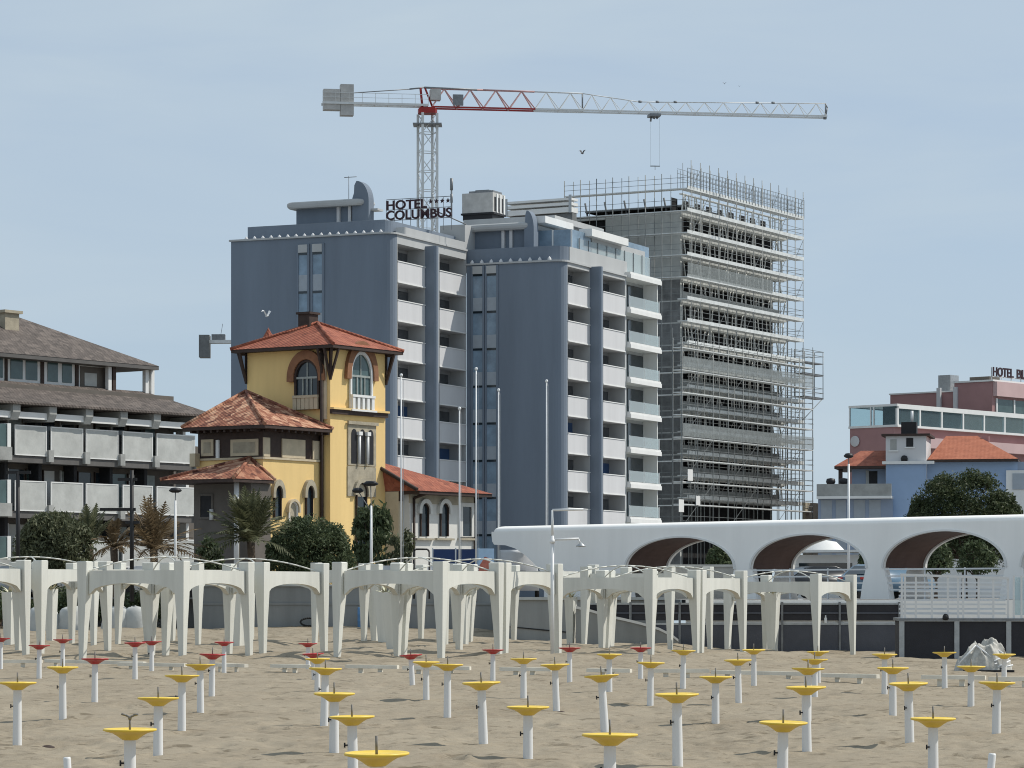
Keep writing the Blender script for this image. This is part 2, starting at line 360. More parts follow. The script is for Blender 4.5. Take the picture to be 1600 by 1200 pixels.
    mm = N.new('ShaderNodeMath'); mm.operation = 'MAXIMUM'; K(ml.outputs[0], mm.inputs[0]); K(r3.outputs['Color'], mm.inputs[1]); K(mm.outputs[0], dk.inputs[0]); K(r.outputs['Color'], dk.inputs[6]); K(dk.outputs[2], b.inputs['Base Color'])
    bu = N.new('ShaderNodeBump'); bu.inputs['Strength'].default_value = .55; bu.inputs['Distance'].default_value = .03
    K(n1.outputs['Fac'], bu.inputs['Height']); K(bu.outputs['Normal'], b.inputs['Normal'])
    me.materials.append(m); o = bpy.data.objects.new('beach_sand', me); COL.objects.link(o); tag(o, kind='structure')
make_sand()
# promenade behind the retaining walls, one sheet to the horizon
GZ = 1.5
pm = mat('promenade_paving', (.23, .225, .215, 1), .9, .15, .3, .2, 12)
g = MB(); g.face([(x, y, GZ) for x, y in [(-2500, 128.3), (-.6, 128.3), (-.6, 112.3), (5.9, 112.3), (5.9, 104.4), (2500, 104.4), (2500, 5000), (-2500, 5000)]])
tag(g.build('promenade_ground', pm), kind='structure')
# ---------------------------------------------------------------- umbrella posts with round trays
def post_proto(traymat, th):
    t = thing('umbrella_post', (0, 0, 0), 0, None, 'umbrella post')
    b = MB(); b.lathe([(.052, -.5), (.052, .0), (.046, .58), (.044, .62), (0, .62)], 18)
    b.build('post', M['plast'], t)
    b = MB(); b.lathe([(0, .655), (.03, .652), (.185, .660), (.205, .668), (.213, .665), (.213, .653), (.190, .644), (.140, .632), (.105, .612), (.075, .590), (.058, .578), (0, .575)], 28)
    b.build('tray', traymat, t)
    b = MB(); b.tube((0, 0, .645), (0, 0, .775 if th == 'rod' else .755), .009, n=8)
    if th == 'handle':
        b.path([(-.068, 0, .783), (-.03, 0, .772), (0, 0, .757), (.03, 0, .772), (.068, 0, .783)], .009, 6)
        b.tube((0, 0, .74), (0, 0, .765), .014, n=8)
    b.build('spindle', M['rust'], t)
    b = MB(); b.tube((-.042, -.02, .395), (-.070, -.025, .395), .007, n=6); b.tube((-.070, -.025, .372), (-.070, -.025, .418), .008, n=6)
    b.build('hook', M['black'], t)
    return t
# px of tray centre, py of tray rim, py of the foot (0: below the frame), tray width px, colour, lean deg, label
POSTS = [
 (27,1066,1165,58,'y',0,'yellow tray post at the left edge of the sand, its foot beside a dark lump'),
 (98,1042,1124,45,'y',0,'yellow tray post at left with a far red tray rising exactly behind it'),
 (203,1139,0,83,'yh',0,'big yellow tray with a T shaped handle on its spindle, cut by the lower edge'),
 (247,1090,0,64,'y',0,'yellow tray post just right of and behind the one with the T handle'),
 (284,1055,1147,49,'y',0,'yellow tray post left of a smaller yellow one, right of the T handle tray'),
 (312,1038,1114,36,'y',-1,'small yellow tray post overlapping the foreground of a red tray post on its right'),
 (496,1029,1080,31,'y',0,'farthest yellow tray of the crowded column left of centre'),
 (508,1044,1135,42,'y',1,'yellow tray second from the back in the crowded column left of centre'),
 (522,1083,1176,58,'y',0,'yellow tray third from the back in the crowded column left of centre'),
 (550,1119,0,70,'y',-1,'tilted yellow tray second nearest in the crowded column left of centre'),
 (590,1176,0,101,'y',0,'largest and nearest yellow tray with a thick stub spindle, its post wholly cut off'),
 (666,1034,1095,40,'y',0,'yellow tray whose right rim runs into another yellow tray, below the first white arch'),
 (699,1038,1121,42,'y',0,'yellow tray post overlapping the left tray of a touching pair near the centre'),
 (752,1066,1163,55,'y',-2,'lone leaning yellow tray post in the open sand right of the touching pair'),
 (818,1029,1090,37,'y',0,'small pale yellow tray under the slim white lamp post with two arms'),
 (867,1038,1111,42,'y',-2,'yellow tray with a dark scrap lying at its foot, just right of the lamp post'),
 (825,1104,0,66,'y',0,'large yellow tray with a hook below it, cut by the lower edge near the centre'),
 (939,1055,1144,44,'y',-4,'strongly leaning yellow tray post right behind a large near tray'),
 (952,1022,1081,30,'y',0,'small yellow tray before the planter in the grey arch right of centre'),
 (953,1147,0,87,'y',0,'very large yellow tray with a dark spindle in front of the leaning post'),
 (1017,1035,1104,38,'y',1,'yellow tray standing where the long white board begins, right of centre'),
 (1057,1084,1197,61,'y',-1,'large yellow tray post with dark hook, its foot meeting the lower edge'),
 (1068,1016,1075,33,'y',1,'small pale yellow tray under the narrow white arches right of centre'),
 (1118,1057,1133,48,'y',0,'mid sized yellow tray with hook, lone between two pairs right of centre'),
 (1153,1031,1098,37,'y',-1,'yellow tray crossing the white board, nearer one of a diagonal pair'),
 (1178,1015,1071,32,'y',0,'small yellow tray before the slate windscreen, farther one of a diagonal pair'),
 (1278,1018,1067,30,'y',0,'farthest yellow tray of the crowded column under the last white arch'),
 (1273,1030,1088,33,'y',0,'yellow tray second farthest in the crowded column under the last white arch'),
 (1263,1044,1124,41,'y',1,'yellow tray in the middle of the crowded column under the last white arch'),
 (1259,1073,1175,53,'y',-1,'yellow tray second nearest in the crowded column under the last white arch'),
 (1224,1128,0,75,'y',1,'large yellow tray with spindle, nearest of the crowded column on the right'),
 (1382,1022,1084,34,'y',0,'yellow tray post at the corner where slate windscreen meets dark windscreen'),
 (1395,1043,1116,36,'y',0,'yellow tray post close in front of the windscreen corner one, tray level with its foot'),
 (1418,1067,1162,46,'y',-2,'yellow tray with a reddish strap hanging below it, right part of the beach'),
 (1458,1122,0,70,'y',0,'large yellow tray with dark spindle, nearest on the right side'),
 (1476,1019,1078,38,'y',0,'yellow tray with a pale spindle standing before the dark windscreen, left of the tarpaulin heap'),
 (1517,1041,1104,31,'y',0,'small yellow tray in front of the left half of the tarpaulin heap'),
 (1569,1022,1073,26,'y',0,'small yellow tray in front of the right end of the tarpaulin heap'),
 (1558,1066,1148,50,'y',1,'yellow tray post nearest the right edge, its tray below the tarpaulin heap'),
 (1,997,1045,25,'r',0,'red tray post cut by the left edge of the picture'),
 (61,1008,1062,28,'r',0,'red tray post below the leftmost white arch, left of a farther red one'),
 (98,999,1047,24,'r',0,'small red tray rising behind a yellow tray at the left'),
 (148,1029,1097,30,'r',0,'nearest red tray, lone on the open sand below the left grey arch'),
 (211,1004,1060,26,'r',0,'left one of the two red trays side by side under the left grey arch'),
 (237,1002,1048,26,'r',0,'right one of the two red trays side by side under the left grey arch'),
 (332,1022,1088,28,'r',1,'red tray post just behind and right of a small yellow tray'),
 (350,1003,1052,23,'r',0,'small red tray in front of the wide white planter under the white arch at left'),
 (481,1005,1046,24,'r',0,'faded red tray farthest back behind the crowded yellow column left of centre'),
 (489,1021,1062,27,'r',-3,'leaning red tray just behind the crowded yellow column left of centre'),
 (642,1023,1071,32,'r',-3,'tilted red tray in front of the cluster of planters near the centre'),
 (770,1015,1065,24,'r',0,'red tray post beside the slim leg of the central white arch'),
 (890,1012,1066,25,'r',0,'red tray post before the thin white planter under the grey arch right of centre'),
 (1001,1012,1061,19,'r',0,'rightmost red tray, beside the leg where grey arch turns white'),
]
protos = {}
def place_posts():
    for px, py, foot, w, kind, lean, label in POSTS:
        key = (kind[0], 'handle' if kind.endswith('h') else 'rod')
        Y = F * .42 / w
        if foot:
            Y = F * (CH) / (foot - HY)
            for _ in range(5): Y = F * (CH - sand_z(wx(px, Y), Y)) / (foot - HY)
        zt = wz(py, Y)
        o = copy_tree(protos[key]) if key in protos else post_proto(M['tray'] if key[0] == 'y' else M['trayr'], key[1])
        protos.setdefault(key, o)
        a = math.radians(lean)
        o.location = (wx(px, Y) - .66 * math.sin(a), Y, zt - .665); o.rotation_euler = (math.radians(rnd.uniform(-1.2, 1.2)), a, rnd.uniform(-.5, .5))
        tag(o, label, 'umbrella post', 'umbrella posts with red trays on the sand' if key[0] == 'r' else 'umbrella posts with yellow trays on the sand')
place_posts()
for px, py, lab in ((105, 1190, 'short sawn off post stub sticking from the sand at the lower left'), (1550, 1184, 'short sawn off post stub sticking from the sand at the lower right')):
    Y = 24.; b = MB(); b.lathe([(.032, -.9), (.03, .02), (.026, .035), (.018, .035), (.018, -.02), (0, -.02)], 12)
    t = b.build('post_stub', M['plast'], None, (wx(px, Y), Y, wz(py, Y) + .0)); t.rotation_euler = (0, .1 if px > 800 else -.05, 0)
    tag(t, lab, 'post stub')
# ---------------------------------------------------------------- white arched gazebos
GS = 3.35
def arch_pts(w, spring, crown, n=14):
    return [(-w + 2 * w * i / n, spring + (crown - spring) * math.sqrt(max(0, 1 - (abs(-1 + 2 * i / n)) ** 2.2))) for i in range(n + 1)]
def gazebo_proto():
    t = thing('beach_gazebo', (0, 0, 0), 0, None, 'gazebo', 'white arched gazebos on the beach')
    H = 2.66; h = GS / 2
    for sx in (-1, 1):
        for sy in (-1, 1):
            b = MB(); top, mid, bot = .150, .135, .066
            rows = [(-1.2, bot), (0, bot), (1.0, .098), (1.8, mid), (H - .02, top), (H, top - .02)]
            cx, cy = sx * (h - .17), sy * (h - .17)
            vs = [(cx + dx * r + sx * (.17 - r) * .6, cy + dy * r + sy * (.17 - r) * .6, z) for z, r in rows for dx, dy in ((-1, -1), (1, -1), (1, 1), (-1, 1))]
            k = len(rows)
            b.add(vs, [(4 * i + j, 4 * i + (j + 1) % 4, 4 * i + 4 + (j + 1) % 4, 4 * i + 4 + j) for i in range(k - 1) for j in range(4)] + [(4 * k - 4, 4 * k - 3, 4 * k - 2, 4 * k - 1)])
            b.build('leg', M['gaz'], t)
    wi = h - .33
    for side in range(4):
        a = side * PI / 2; ca, sa = math.cos(a), math.sin(a)
        mp = lambda u, v, d, ca=ca, sa=sa: (u * ca - (h - .10 - d) * sa * -1 * -1, u * sa + (h - .10 - d) * ca, v)
        ar = arch_pts(wi, 1.80, 2.09)
        low = [(u, v) for u, v in ar]; up = [(u, 2.42) for u, v in ar]
        b = MB(); b.ring(mp, low, up, 0, .16); b.build('arch_beam', M['gaz'], t)
    for s in (1, -1):
        pts = []
        for i in range(15):
            q = -1 + 2 * i / 14; pts.append((q * (h - .2), s * q * (h - .2), 2.40 + .38 * (1 - q * q)))
        b = MB(); b.path(pts, .019, 6); b.build('canopy_hoop', M['gaz'], t)
    return t
GDEG = 28.0
GL = [ # near corner px, Y, top py, [rows], label per row
 (-72, 80.5, 873, ['white arched gazebo cut by the left edge, nearest of its pair', 'white gazebo behind the one cut by the left edge, left of a grey arch']),
 (287, 78.5, 876, ['white arched gazebo before the palm trees, left grey arch at its front', 'white arched gazebo behind the left grey arch one, below the round bush']),
 (692, 79.0, 877, ['white arched gazebo at the centre with the widest grey arch at its front', 'white arched gazebo behind the central one, left of the slim lamp post']),
 (1020, 88.5, 889, ['white gazebo right of the two arm post, grey arch over planters at its front', 'white gazebo at the back, its narrow arch between two others on the right']),
 (1279, 98.5, 897, ['rightmost white arched gazebo, standing alone before the slate windscreen']),
]
gp = None
for px, Y, tp, labs in GL:
    fr = Fr(px, Y, GDEG)
    for r, lab in enumerate(labs):
        x, y = fr.w(-GS / 2, GS / 2 + r * (GS + (.45 if px < 400 else .12)))
        gp = gazebo_proto() if gp is None else gp
        o = gp if (r == 0 and px == -72) else copy_tree(gp)
        o.location = (x, y, wz(tp, Y) - 2.66); o.rotation_euler = (0, 0, -fr.th); tag(o, lab)
for px, Y, lab in ((196, 98, 'white gazebo of the back row seen between the legs of the left grey arch'), (356, 100, 'white gazebo of the back row standing over the wide planter at left'), (664, 100, 'white gazebo of the back row right of the three clustered planters'), (752, 104, 'white gazebo of the back row behind the white arch right of centre'),
                   (20, 97, 'white gazebo of the back row behind the leftmost pair of legs'), (902, 103, 'white gazebo of the back row behind the two arm post'), (1080, 102.5, 'white gazebo of the back row before the ramp and slate windscreen')):
    fr = Fr(px, Y, GDEG); x, y = fr.w(-GS / 2, 0); o = copy_tree(gp)
    if px == 1080: o.location = (x, y - 1.2, sand_base(x, y)); 
    else: o.location = (x, y, sand_base(x, y))
    o.rotation_euler = (0, 0, -fr.th); tag(o, lab)
    for ch in [c for c in o.children if c.name.startswith('canopy_hoop')]: bpy.data.objects.remove(ch)
# ---------------------------------------------------------------- tall tapered planters
def planter(px, Y, toppy, wt, wb, deg, label, seed, leaves=18):
    x = wx(px, Y); zt = wz(toppy, Y); zb = sand_base(x, Y) - .15
    t = thing('tapered_planter', (x, Y, zb), -math.radians(deg), label, 'planter', 'tall tapered white planters')
    H = zt - zb; b = MB(); a, c = wt / 2, wb / 2
    rows = [(0, c), (H, a), (H, a - .05), (H - .14, a - .06)]
    vs = [(dx * r, dy * r, z) for z, r in rows for dx, dy in ((-1, -1), (1, -1), (1, 1), (-1, 1))]
    b.add(vs, [(4 * i + j, 4 * i + (j + 1) % 4, 4 * i + 4 + (j + 1) % 4, 4 * i + 4 + j) for i in range(3) for j in range(4)])
    b.build('pot', M['gaz'], t); box('soil', M['brown'], t, -a + .055, a - .055, -a + .055, a - .055, H - .2, H - .1)
    r = random.Random(seed); b = MB()
    for i in range(leaves):
        an = r.uniform(0, 2 * PI); ln = r.uniform(.4, .72); up = r.uniform(.2, 1.15); w = .06
        px_, py_ = math.cos(an), math.sin(an); P = []
        for k in range(4):
            q = k / 3; rr = ln * q * math.cos(up * (1 - .45 * q)); zz = H - .1 + ln * q * math.sin(up) * (1.15 - .45 * q); P.append((px_ * rr, py_ * rr, zz, w * (1 - q * .95)))
        for k in range(3):
            A, B = P[k], P[k + 1]
            b.face([(A[0] - py_ * A[3], A[1] + px_ * A[3], A[2]), (A[0] + py_ * A[3], A[1] - px_ * A[3], A[2]), (B[0] + py_ * B[3], B[1] - px_ * B[3], B[2]), (B[0] - py_ * B[3], B[1] + px_ * B[3], B[2])])
    b.build('agave', M['agave'], t, fix=False)
for i, a in enumerate([
 (15, 96, 925, .36, .24, 25, 'narrow tapered planter at the left edge behind the first white legs'),
 (80, 104, 920, .34, .22, 25, 'narrow tapered planter between the two leftmost white arches'),
 (234, 103, 922, .50, .24, 25, 'tapered planter under the right half of the left grey arch'),
 (371, 97, 927, .62, .34, 25, 'wide tapered planter behind a small red tray, left of the round bush'),
 (592, 105, 925, .62, .36, 25, 'left and farthest one of three planters clustered under the central grey arch'),
 (604, 98, 925, .62, .36, 25, 'middle one of three planters clustered under the central grey arch'),
 (618, 91, 926, .66, .36, 25, 'right and nearest one of three planters clustered under the central grey arch'),
 (725, 98, 930, .36, .2, 25, 'slim tapered planter under the white arch right of centre'),
 (892, 104, 933, .34, .2, 25, 'slim tapered planter behind the rightmost pair of red trays, left under the grey arch'),
 (951, 99, 931, .42, .26, 25, 'tapered planter with spiky agave in the middle of the grey arch right of centre'),
 (1207, 106.0 - 4.5, 926, .42, .24, 25, 'tapered planter with spiky agave under the rightmost grey arch'),
]): planter(*a, seed=40 + i)
# ---------------------------------------------------------------- boards lying on the sand
for i, (p0, y0, p1, y1, lab) in enumerate([
 (-30, 1036, 66, 1036, 'bleached board lying on the sand at the left edge'),
 (72, 1035, 226, 1039, 'bleached board lying between a red and a yellow tray at the left'),
 (186, 1040, 290, 1042, 'short bleached board lying under the two side by side red trays'),
 (330, 1041, 385, 1043, 'short bleached board lying right of the small yellow tray at left'),
 (424, 1043, 486, 1044, 'bleached board lying left of the crowded yellow column'),
 (541, 1044, 622, 1045, 'bleached board lying right of the crowded yellow column'),
 (630, 1046, 735, 1047, 'bleached board lying behind the touching pair of yellow trays'),
 (782, 1048, 862, 1049, 'bleached board lying between the central lone tray and the lamp post'),
 (918, 1050, 986, 1051, 'bleached board lying behind the leaning yellow post'),
 (1014, 1051, 1108, 1051, 'long bleached board lying right of centre, left piece of two'),
 (1113, 1053, 1262, 1056, 'long bleached board lying right of centre, right piece of two'),
 (1285, 1058, 1372, 1060, 'bleached board lying left of the windscreen corner'),
 (1440, 1061, 1540, 1062, 'bleached board lying under the tarpaulin heap'),
 (1545, 1064, 1640, 1064, 'bleached board lying at the right edge'),
]):
    Pp = []
    for p, y in ((p0, y0), (p1, y1)):
        Y = F * (CH - .06) / (y - HY)
        for _ in range(5): Y = F * (CH - sand_base(wx(p, Y), Y) - .08) / (y - HY)
        Pp.append(Vector((wx(p, Y), Y, sand_base(wx(p, Y), Y) + .045)))
    d = Pp[1] - Pp[0]; b = MB(); b.box(0, d.length, -.05, .05, .035, .11); b.box(.3, .4, .0, .045, -.12, .0349); b.box(d.length - .5, d.length - .4, .0, .045, -.12, .0349)
    o = b.build('sand_board', M['plank'], None, Pp[0]); o.rotation_euler = (0, -math.atan2(d.z, d.xy.length), math.atan2(d.y, d.x))
    tag(o, lab, 'board', 'pale boards laid along the sand')
# ---------------------------------------------------------------- small litter, heap
def lump(px, py, s, lab, m, cat='scrap', seed=1):
    Y = F * CH / (py - HY); x = wx(px, Y); b = MB(); r = random.Random(seed)
    vs = []
    for k in range(5):
        for i in range(8):
            q = k / 4 * PI / 2; a = i * PI / 4; R = s * math.cos(q) * r.uniform(.7, 1.15)
            vs.append((R * math.cos(a) * 1.6, R * math.sin(a), s * .55 * math.sin(q) * r.uniform(.8, 1.1) - .01))
    b.add(vs, [(8 * k + i, 8 * k + (i + 1) % 8, 8 * k + 8 + (i + 1) % 8, 8 * k + 8 + i) for k in range(4) for i in range(8)], True)
    tag(b.build('driftwood_scrap', m, None, (x, Y, sand_z(x, Y))), lab, cat)
lump(75, 1161, .055, 'dark scrap of driftwood near the left yellow post foot', M['brown'], seed=3)
lump(458, 1176, .035, 'small dark scrap left of the crowded yellow column foot', M['brown'], seed=4)
lump(877, 1110, .045, 'dark scrap lying at the foot of the yellow post right of the lamp post', M['brown'], seed=5)
lump(773, 1088, .04, 'dark scrap lying between the lone leaning post and a red tray', M['brown'], seed=6)
lump(1343, 1084, .035, 'small dark scrap left of the windscreen corner posts', M['brown'], seed=8)
def heap():
    Y = 69.5; px = 1536; x = wx(px, Y); z = sand_base(x, Y)
    t = thing('tarpaulin_heap', (x, Y, z), 0, 'crumpled heap of off white tarpaulin over folded frames before the dark windscreen', 'tarpaulin heap')
    b = MB(); n, m_ = 90, 66; vs = []
    for j in range(m_ + 1):
        for i in range(n + 1):
            u, v = -1 + 2 * i / n, -1 + 2 * j / m_
            R = math.sqrt(u * u + v * v); env = max(0, 1 - R ** 2.6)
            sk = abs(noise.noise((u * 1.5 + v * 1.1, v * 1.6 - u * .7, 3.3))); sk2 = abs(noise.noise((u * 3.4 - v * 2.4, v * 3 + u, 8.3))); sk3 = abs(noise.noise((u * 7 + v * 4, v * 5, 18.3)))
            zz = env ** .5 * (.86 - .62 * sk - .34 * sk2 - .06 * sk3 + .10 * math.sin(2.2 * u + .6)) - .04
            vs.append((u * .66, v * .5, zz * .92))
    b.add(vs, [(j * (n + 1) + i, j * (n + 1) + i + 1, (j + 1) * (n + 1) + i + 1, (j + 1) * (n + 1) + i) for j in range(m_) for i in range(n)], True)
    b.build('tarpaulin', M['tarp'], t)
    for a, c in (((-.60, -.34, .20), (-.20, -.26, .62)), ((-.20, -.30, .62), (.20, -.42, .30)), ((-.30, -.46, .08), (.50, -.40, .40)), ((.10, -.46, .06), (.56, -.36, .28)), ((-.62, -.36, .16), (.0, -.46, .10)), ((.22, -.22, .56), (.56, -.34, .34)), ((-.45, -.40, .05), (.25, -.44, .22)), ((.30, -.40, .10), (.62, -.34, .18))):
        MB().tube(a, c, .020, n=8).build('folded_frame_tube', M['white2'], t)
    MB().box(-.50, .62, -.56, -.3, -.03, .07).build('heap_dark_base', M['black'], t)  # black slab along the front foot of the heap
heap()
# ---------------------------------------------------------------- retaining walls, ramp, windscreens
o = MB().box(-13.2, -.5, 128.0, 128.28, -.3, 2.02).box(-13.2, -.5, 127.95, 128.0, 1.25, 1.33).build('retaining_wall', M['wall']); tag(o, 'long grey concrete retaining wall behind the gazebos, left of the ramp', 'wall')
MB().box(-13.3, -.45, 127.9, 128.32, 2.02, 2.10).build('coping', M['concl'], o)
o = MB().box(-60, -13.25, 129.2, 129.5, -.3, 1.55).build('low_garden_wall', M['wall']); tag(o, 'low dark concrete wall under the hedge at the left', 'wall')
o = MB().box(-.5, 5.9, 112.0, 112.25, -.6, 1.48).box(-.5, -.25, 112.25, 128, -.6, 1.48).build('ramp_back_wall', M['wall']); tag(o, 'grey concrete wall behind the ramp under the white arcade', 'wall')
MB().box(-.55, 5.95, 111.9, 112.3, 1.48, 1.58).build('coping', M['concl'], o)
for k in range(3):
    MB().poly(lambda u, v, d: (u, 112.0 - d, v), [(-.4, .55 - k * .55), (3.3, .2 - k * .5), (3.3, .16 - k * .5), (-.4, .51 - k * .55)], 0, .03).build('panel_joint', M['dark'], o)
fr = Fr(1066, 108, 0); t = thing('beach_ramp', (0, 0, 0), 0, 'grey concrete ramp with a white coping sloping down to the sand', 'ramp')
Y = 103.6; pl = [(px, py) for px, py in ((900, 951), (925, 957), (955, 966), (975, 970), (1000, 976), (1030, 985), (1050, 995), (1060, 1003))]
tops = [(wx(a, Y), wz(b_, Y)) for a, b_ in pl]
b = MB(); b.poly(lambda u, v, d: (u, Y - d, v), tops + [(tops[-1][0], -.8), (tops[0][0], -.8)], 0, -.30); b.build('ramp_body', M['wall'], t)
b = MB(); b.ring(lambda u, v, d: (u, Y - d, v), [(u, v + .002) for u, v in tops], [(u, v + .09) for u, v in tops], .05, -.12); b.build('coping', M['white'], t)
# two tier windscreen fence along the promenade front
Y = 104.0; xs = [wx(p, Y) for p in (915, 985, 1062, 1142, 1222, 1312, 1405)]
t = thing('windscreen_fence', (0, Y, 0), 0, 'slate windscreen fence in two tiers below the arcade', 'fence')
zb, zm, zt = -.45, wz(974, Y), wz(942, Y)
for i in range(len(xs) - 1):
    a, c = xs[i] + .04, xs[i + 1] - .04
    box('lower_panel', M['fenceb'], t, a, c, -.02, .03, zb, zm - .05)
    box('upper_panel', M['fence'], t, a, c, .0, .03, zm + .1, zt - .06)
    MB().box(a, c, -.04, .05, zm - .05, zm + .01).box(a, c, -.03, .05, zt - .06, zt).build('rail', M['steel'], t)
    box('mid_rail', M['fenceb'], t, a, c, -.03, -.001, zm + .32, zm + .38)
for x in xs: box('fence_post', M['steeld'], t, x - .035, x + .035, -.05, .06, zb, zt + .03)
for px in (1018, 1140 + 18, 1290):
    b = MB(); b.lathe([(.05, 0), (.05, .16), (.025, .2), (.025, .26), (0, .27)], 10); o = b.build('pump_bottle', M['white'], None, (wx(px, Y), Y, zm + .01)); tag(o, {1018: 'small white bottle on the fence rail beside the leg where grey turns white', 1158: 'small white bottle on the fence rail below the gap between the right arches', 1290: 'small white bottle on the fence rail under the rightmost white arch'}[px], 'bottle')
box('terrace_front', M['arc'], None, 5.9, 70, 104.08, 104.4, -.6, 1.49)
tag(bpy.data.objects['terrace_front'], 'white plaster terrace front showing above the slate windscreen', 'wall')
# raised deck with dark windscreen and white railing
dk = Fr(1408, 93.6, 4); t = fthing('beach_deck', dk, 'raised beach deck with dark panels below and a white railing on top', 'deck')
zd = dk.z(966, 0, 0); zr = dk.z(897, 0, 0); D2 = 3.0; xe = 7.2
us = [0.02, dk.lx(1495, 0), dk.lx(1576, 0), dk.lx(1660, 0), xe]
for a, c in zip(us, us[1:]): box('dark_panel', M['fence'], t, a + .08, c - .08, -.01, .03, -.7, zd - .09)
for a in us: box('deck_post', M['steel'], t, a - .075, a + .075, -.05, .08, -.7, zd - .08)
box('side_panel', M['fence'], t, -.02, .02, .1, D2, -.7, zd - .09)
box('deck_floor', M['steeld'], t, -.08, xe, -.08, D2, zd - .08, zd)
u0, u1 = .05, dk.lx(1577, 0)
for px in (1409, 1414, 1431, 1456, 1481, 1497, 1505, 1529, 1552, 1575):
    x = dk.lx(px, 0); h = zr - (x / (u1 - u0)) * .12
    box('railing_post', M['white2'], t, x - .03, x + .03, -.03, .03, zd, h)
b = MB(); b.poly(FF(0), [(-.02, zr - .05), (u1, zr - .17), (u1, zr - .10), (-.02, zr + .02)], -.04, .045); b.build('handrail', M['white2'], t)
for k in range(8):
    z = zd + .12 + k * .135
    box('railing_board', M['white2'], t, .0, u1, 1.25, 1.28, z, z + .055)
for k in range(4):
    z = zd + .1 + k * .3
    box('lower_wire', M['white2'], t, .0, u1, .032, .044, z, z + .018)
for px in (1584, 1596, 1612, 1630):
    x = dk.lx(px, .0); box('glass_post', M['white2'], t, x - .03, x + .03, -.03, .03, zd, zr - .05)
box('glass_panel', M['rail'], t, dk.lx(1583, 0), dk.lx(1660, 0), .035, .045, zd + .1, zr - .1)
MB().lathe([(0, .1), (.05, .09), (.09, .03), (.1, -.05), (.06, -.09), (0, -.1)], 12, (0, 0, 0)).build('float_buoy', M['rubber'], None, (*dk.w(dk.lx(1477, 0), -.13), dk.z(964, 0, 0)))
tag(bpy.data.objects['float_buoy'], 'small round black float hung on the deck edge under the white railing', 'float')
# ---------------------------------------------------------------- white arcade
A = Fr(1735, 109.6, 46.1); t = fthing('beach_arcade', A, 'long white plaster arcade with wide low arches and brown soffits', 'arcade')
Tz = 4.62; DEP = 2.5; BZ = GZ; SZ = A.z(888, A.lx(1270, 0), 0)
def ar(px0, px1, crown): return (A.lx(px0, 0), A.lx(px1, 0), A.z(crown, A.lx((px0 + px1) / 2, 0), 0))
arches = [ar(978, 1147, 840), ar(1174, 1353, 836), ar(1381, 1571, 830), ar(1597, 1790, 824)]
xl = A.lx(768, 0); sw = max(a[2] for a in arches)
def curve(x0, x1, cz, n=28, p=2.0):
    c, w = (x0 + x1) / 2, (x1 - x0) / 2
    return [(c - w * math.cos(PI * i / n), SZ + (cz - SZ) * math.sin(PI * i / n) ** .95) for i in range(n + 1)]
RR = .42                                     # rounded roof edge
front_top = Tz - RR * .55
# outline below the roof edge: half arch at the left end, then arches and piers
hx = [A.lx(p, 0) for p in (769, 772, 790, 805, 820, 832, 842, 850)]
hz = [A.z(q, x, 0) for q, x in zip((846, 851, 852, 857, 867, 878, 889, 903), hx)]
tip = list(zip(hx, hz))
def front(mb, d, both=True):
    m = FF(d)
    def strip(lo): # quads from the curve up to the roof edge
        for (a, az), (c, cz) in zip(lo, lo[1:]): mb.face([m(a, az, 0), m(c, cz, 0), m(c, front_top, 0), m(a, front_top, 0)])
    strip([(xl, A.z(836, xl, 0))] + tip)
    last = tip[-1][0]; lastz = tip[-1][1]
    for k, (x0, x1, cz) in enumerate(arches + [(1.2, 1.2, 0)]):
        # pier between last and x0, narrow at the springing, wider at the foot
        e = .28; a = last; c = min(x0, 1.2)
        for z0, z1, f0, f1 in ((BZ - .05, BZ + .5, e, e * .7), (BZ + .5, SZ, e * .7, 0)):
            mb.face([m(a - (f0 if k else 0), z0, 0), m(c + f0, z0, 0), m(c + f1, z1, 0), m(a - (f1 if k else 0), z1, 0)])
        mb.face([m(a, SZ, 0), m(c, SZ, 0), m(c, front_top, 0), m(a, front_top, 0)])
        if k == len(arches): break
        strip(curve(x0, x1, cz)); last = x1
b = MB(); front(b, 0)
# reveals of the openings (white, one wall thick)
TH = .30
for x0, x1, cz in arches:
    lo = curve(x0, x1, cz)
    for (a, az), (c, c2) in zip(lo, lo[1:]): b.face([(a, 0, az), (c, 0, c2), (c, .10, c2), (a, .10, az)])
    for x, s in ((x0, 1), (x1, -1)):
        b.face([(x, 0, SZ), (x, TH, SZ), (x + s * .196, TH, BZ + .5), (x + s * .196, 0, BZ + .5)]); b.face([(x + s * .196, 0, BZ + .5), (x + s * .196, TH, BZ + .5), (x + s * .28, TH, BZ), (x + s * .28, 0, BZ)])
lo = [(xl, A.z(836, xl, 0))] + tip + [(tip[-1][0], BZ)]
for (a, az), (c, c2) in zip(lo, lo[1:]): b.face([(a, 0, az), (c, 0, c2), (c, DEP, c2), (a, DEP, az)])
b.build('arcade_wall', M['arc'], t)
b = MB(); front(b, DEP); b.build('arcade_back_wall', M['arc'], t)
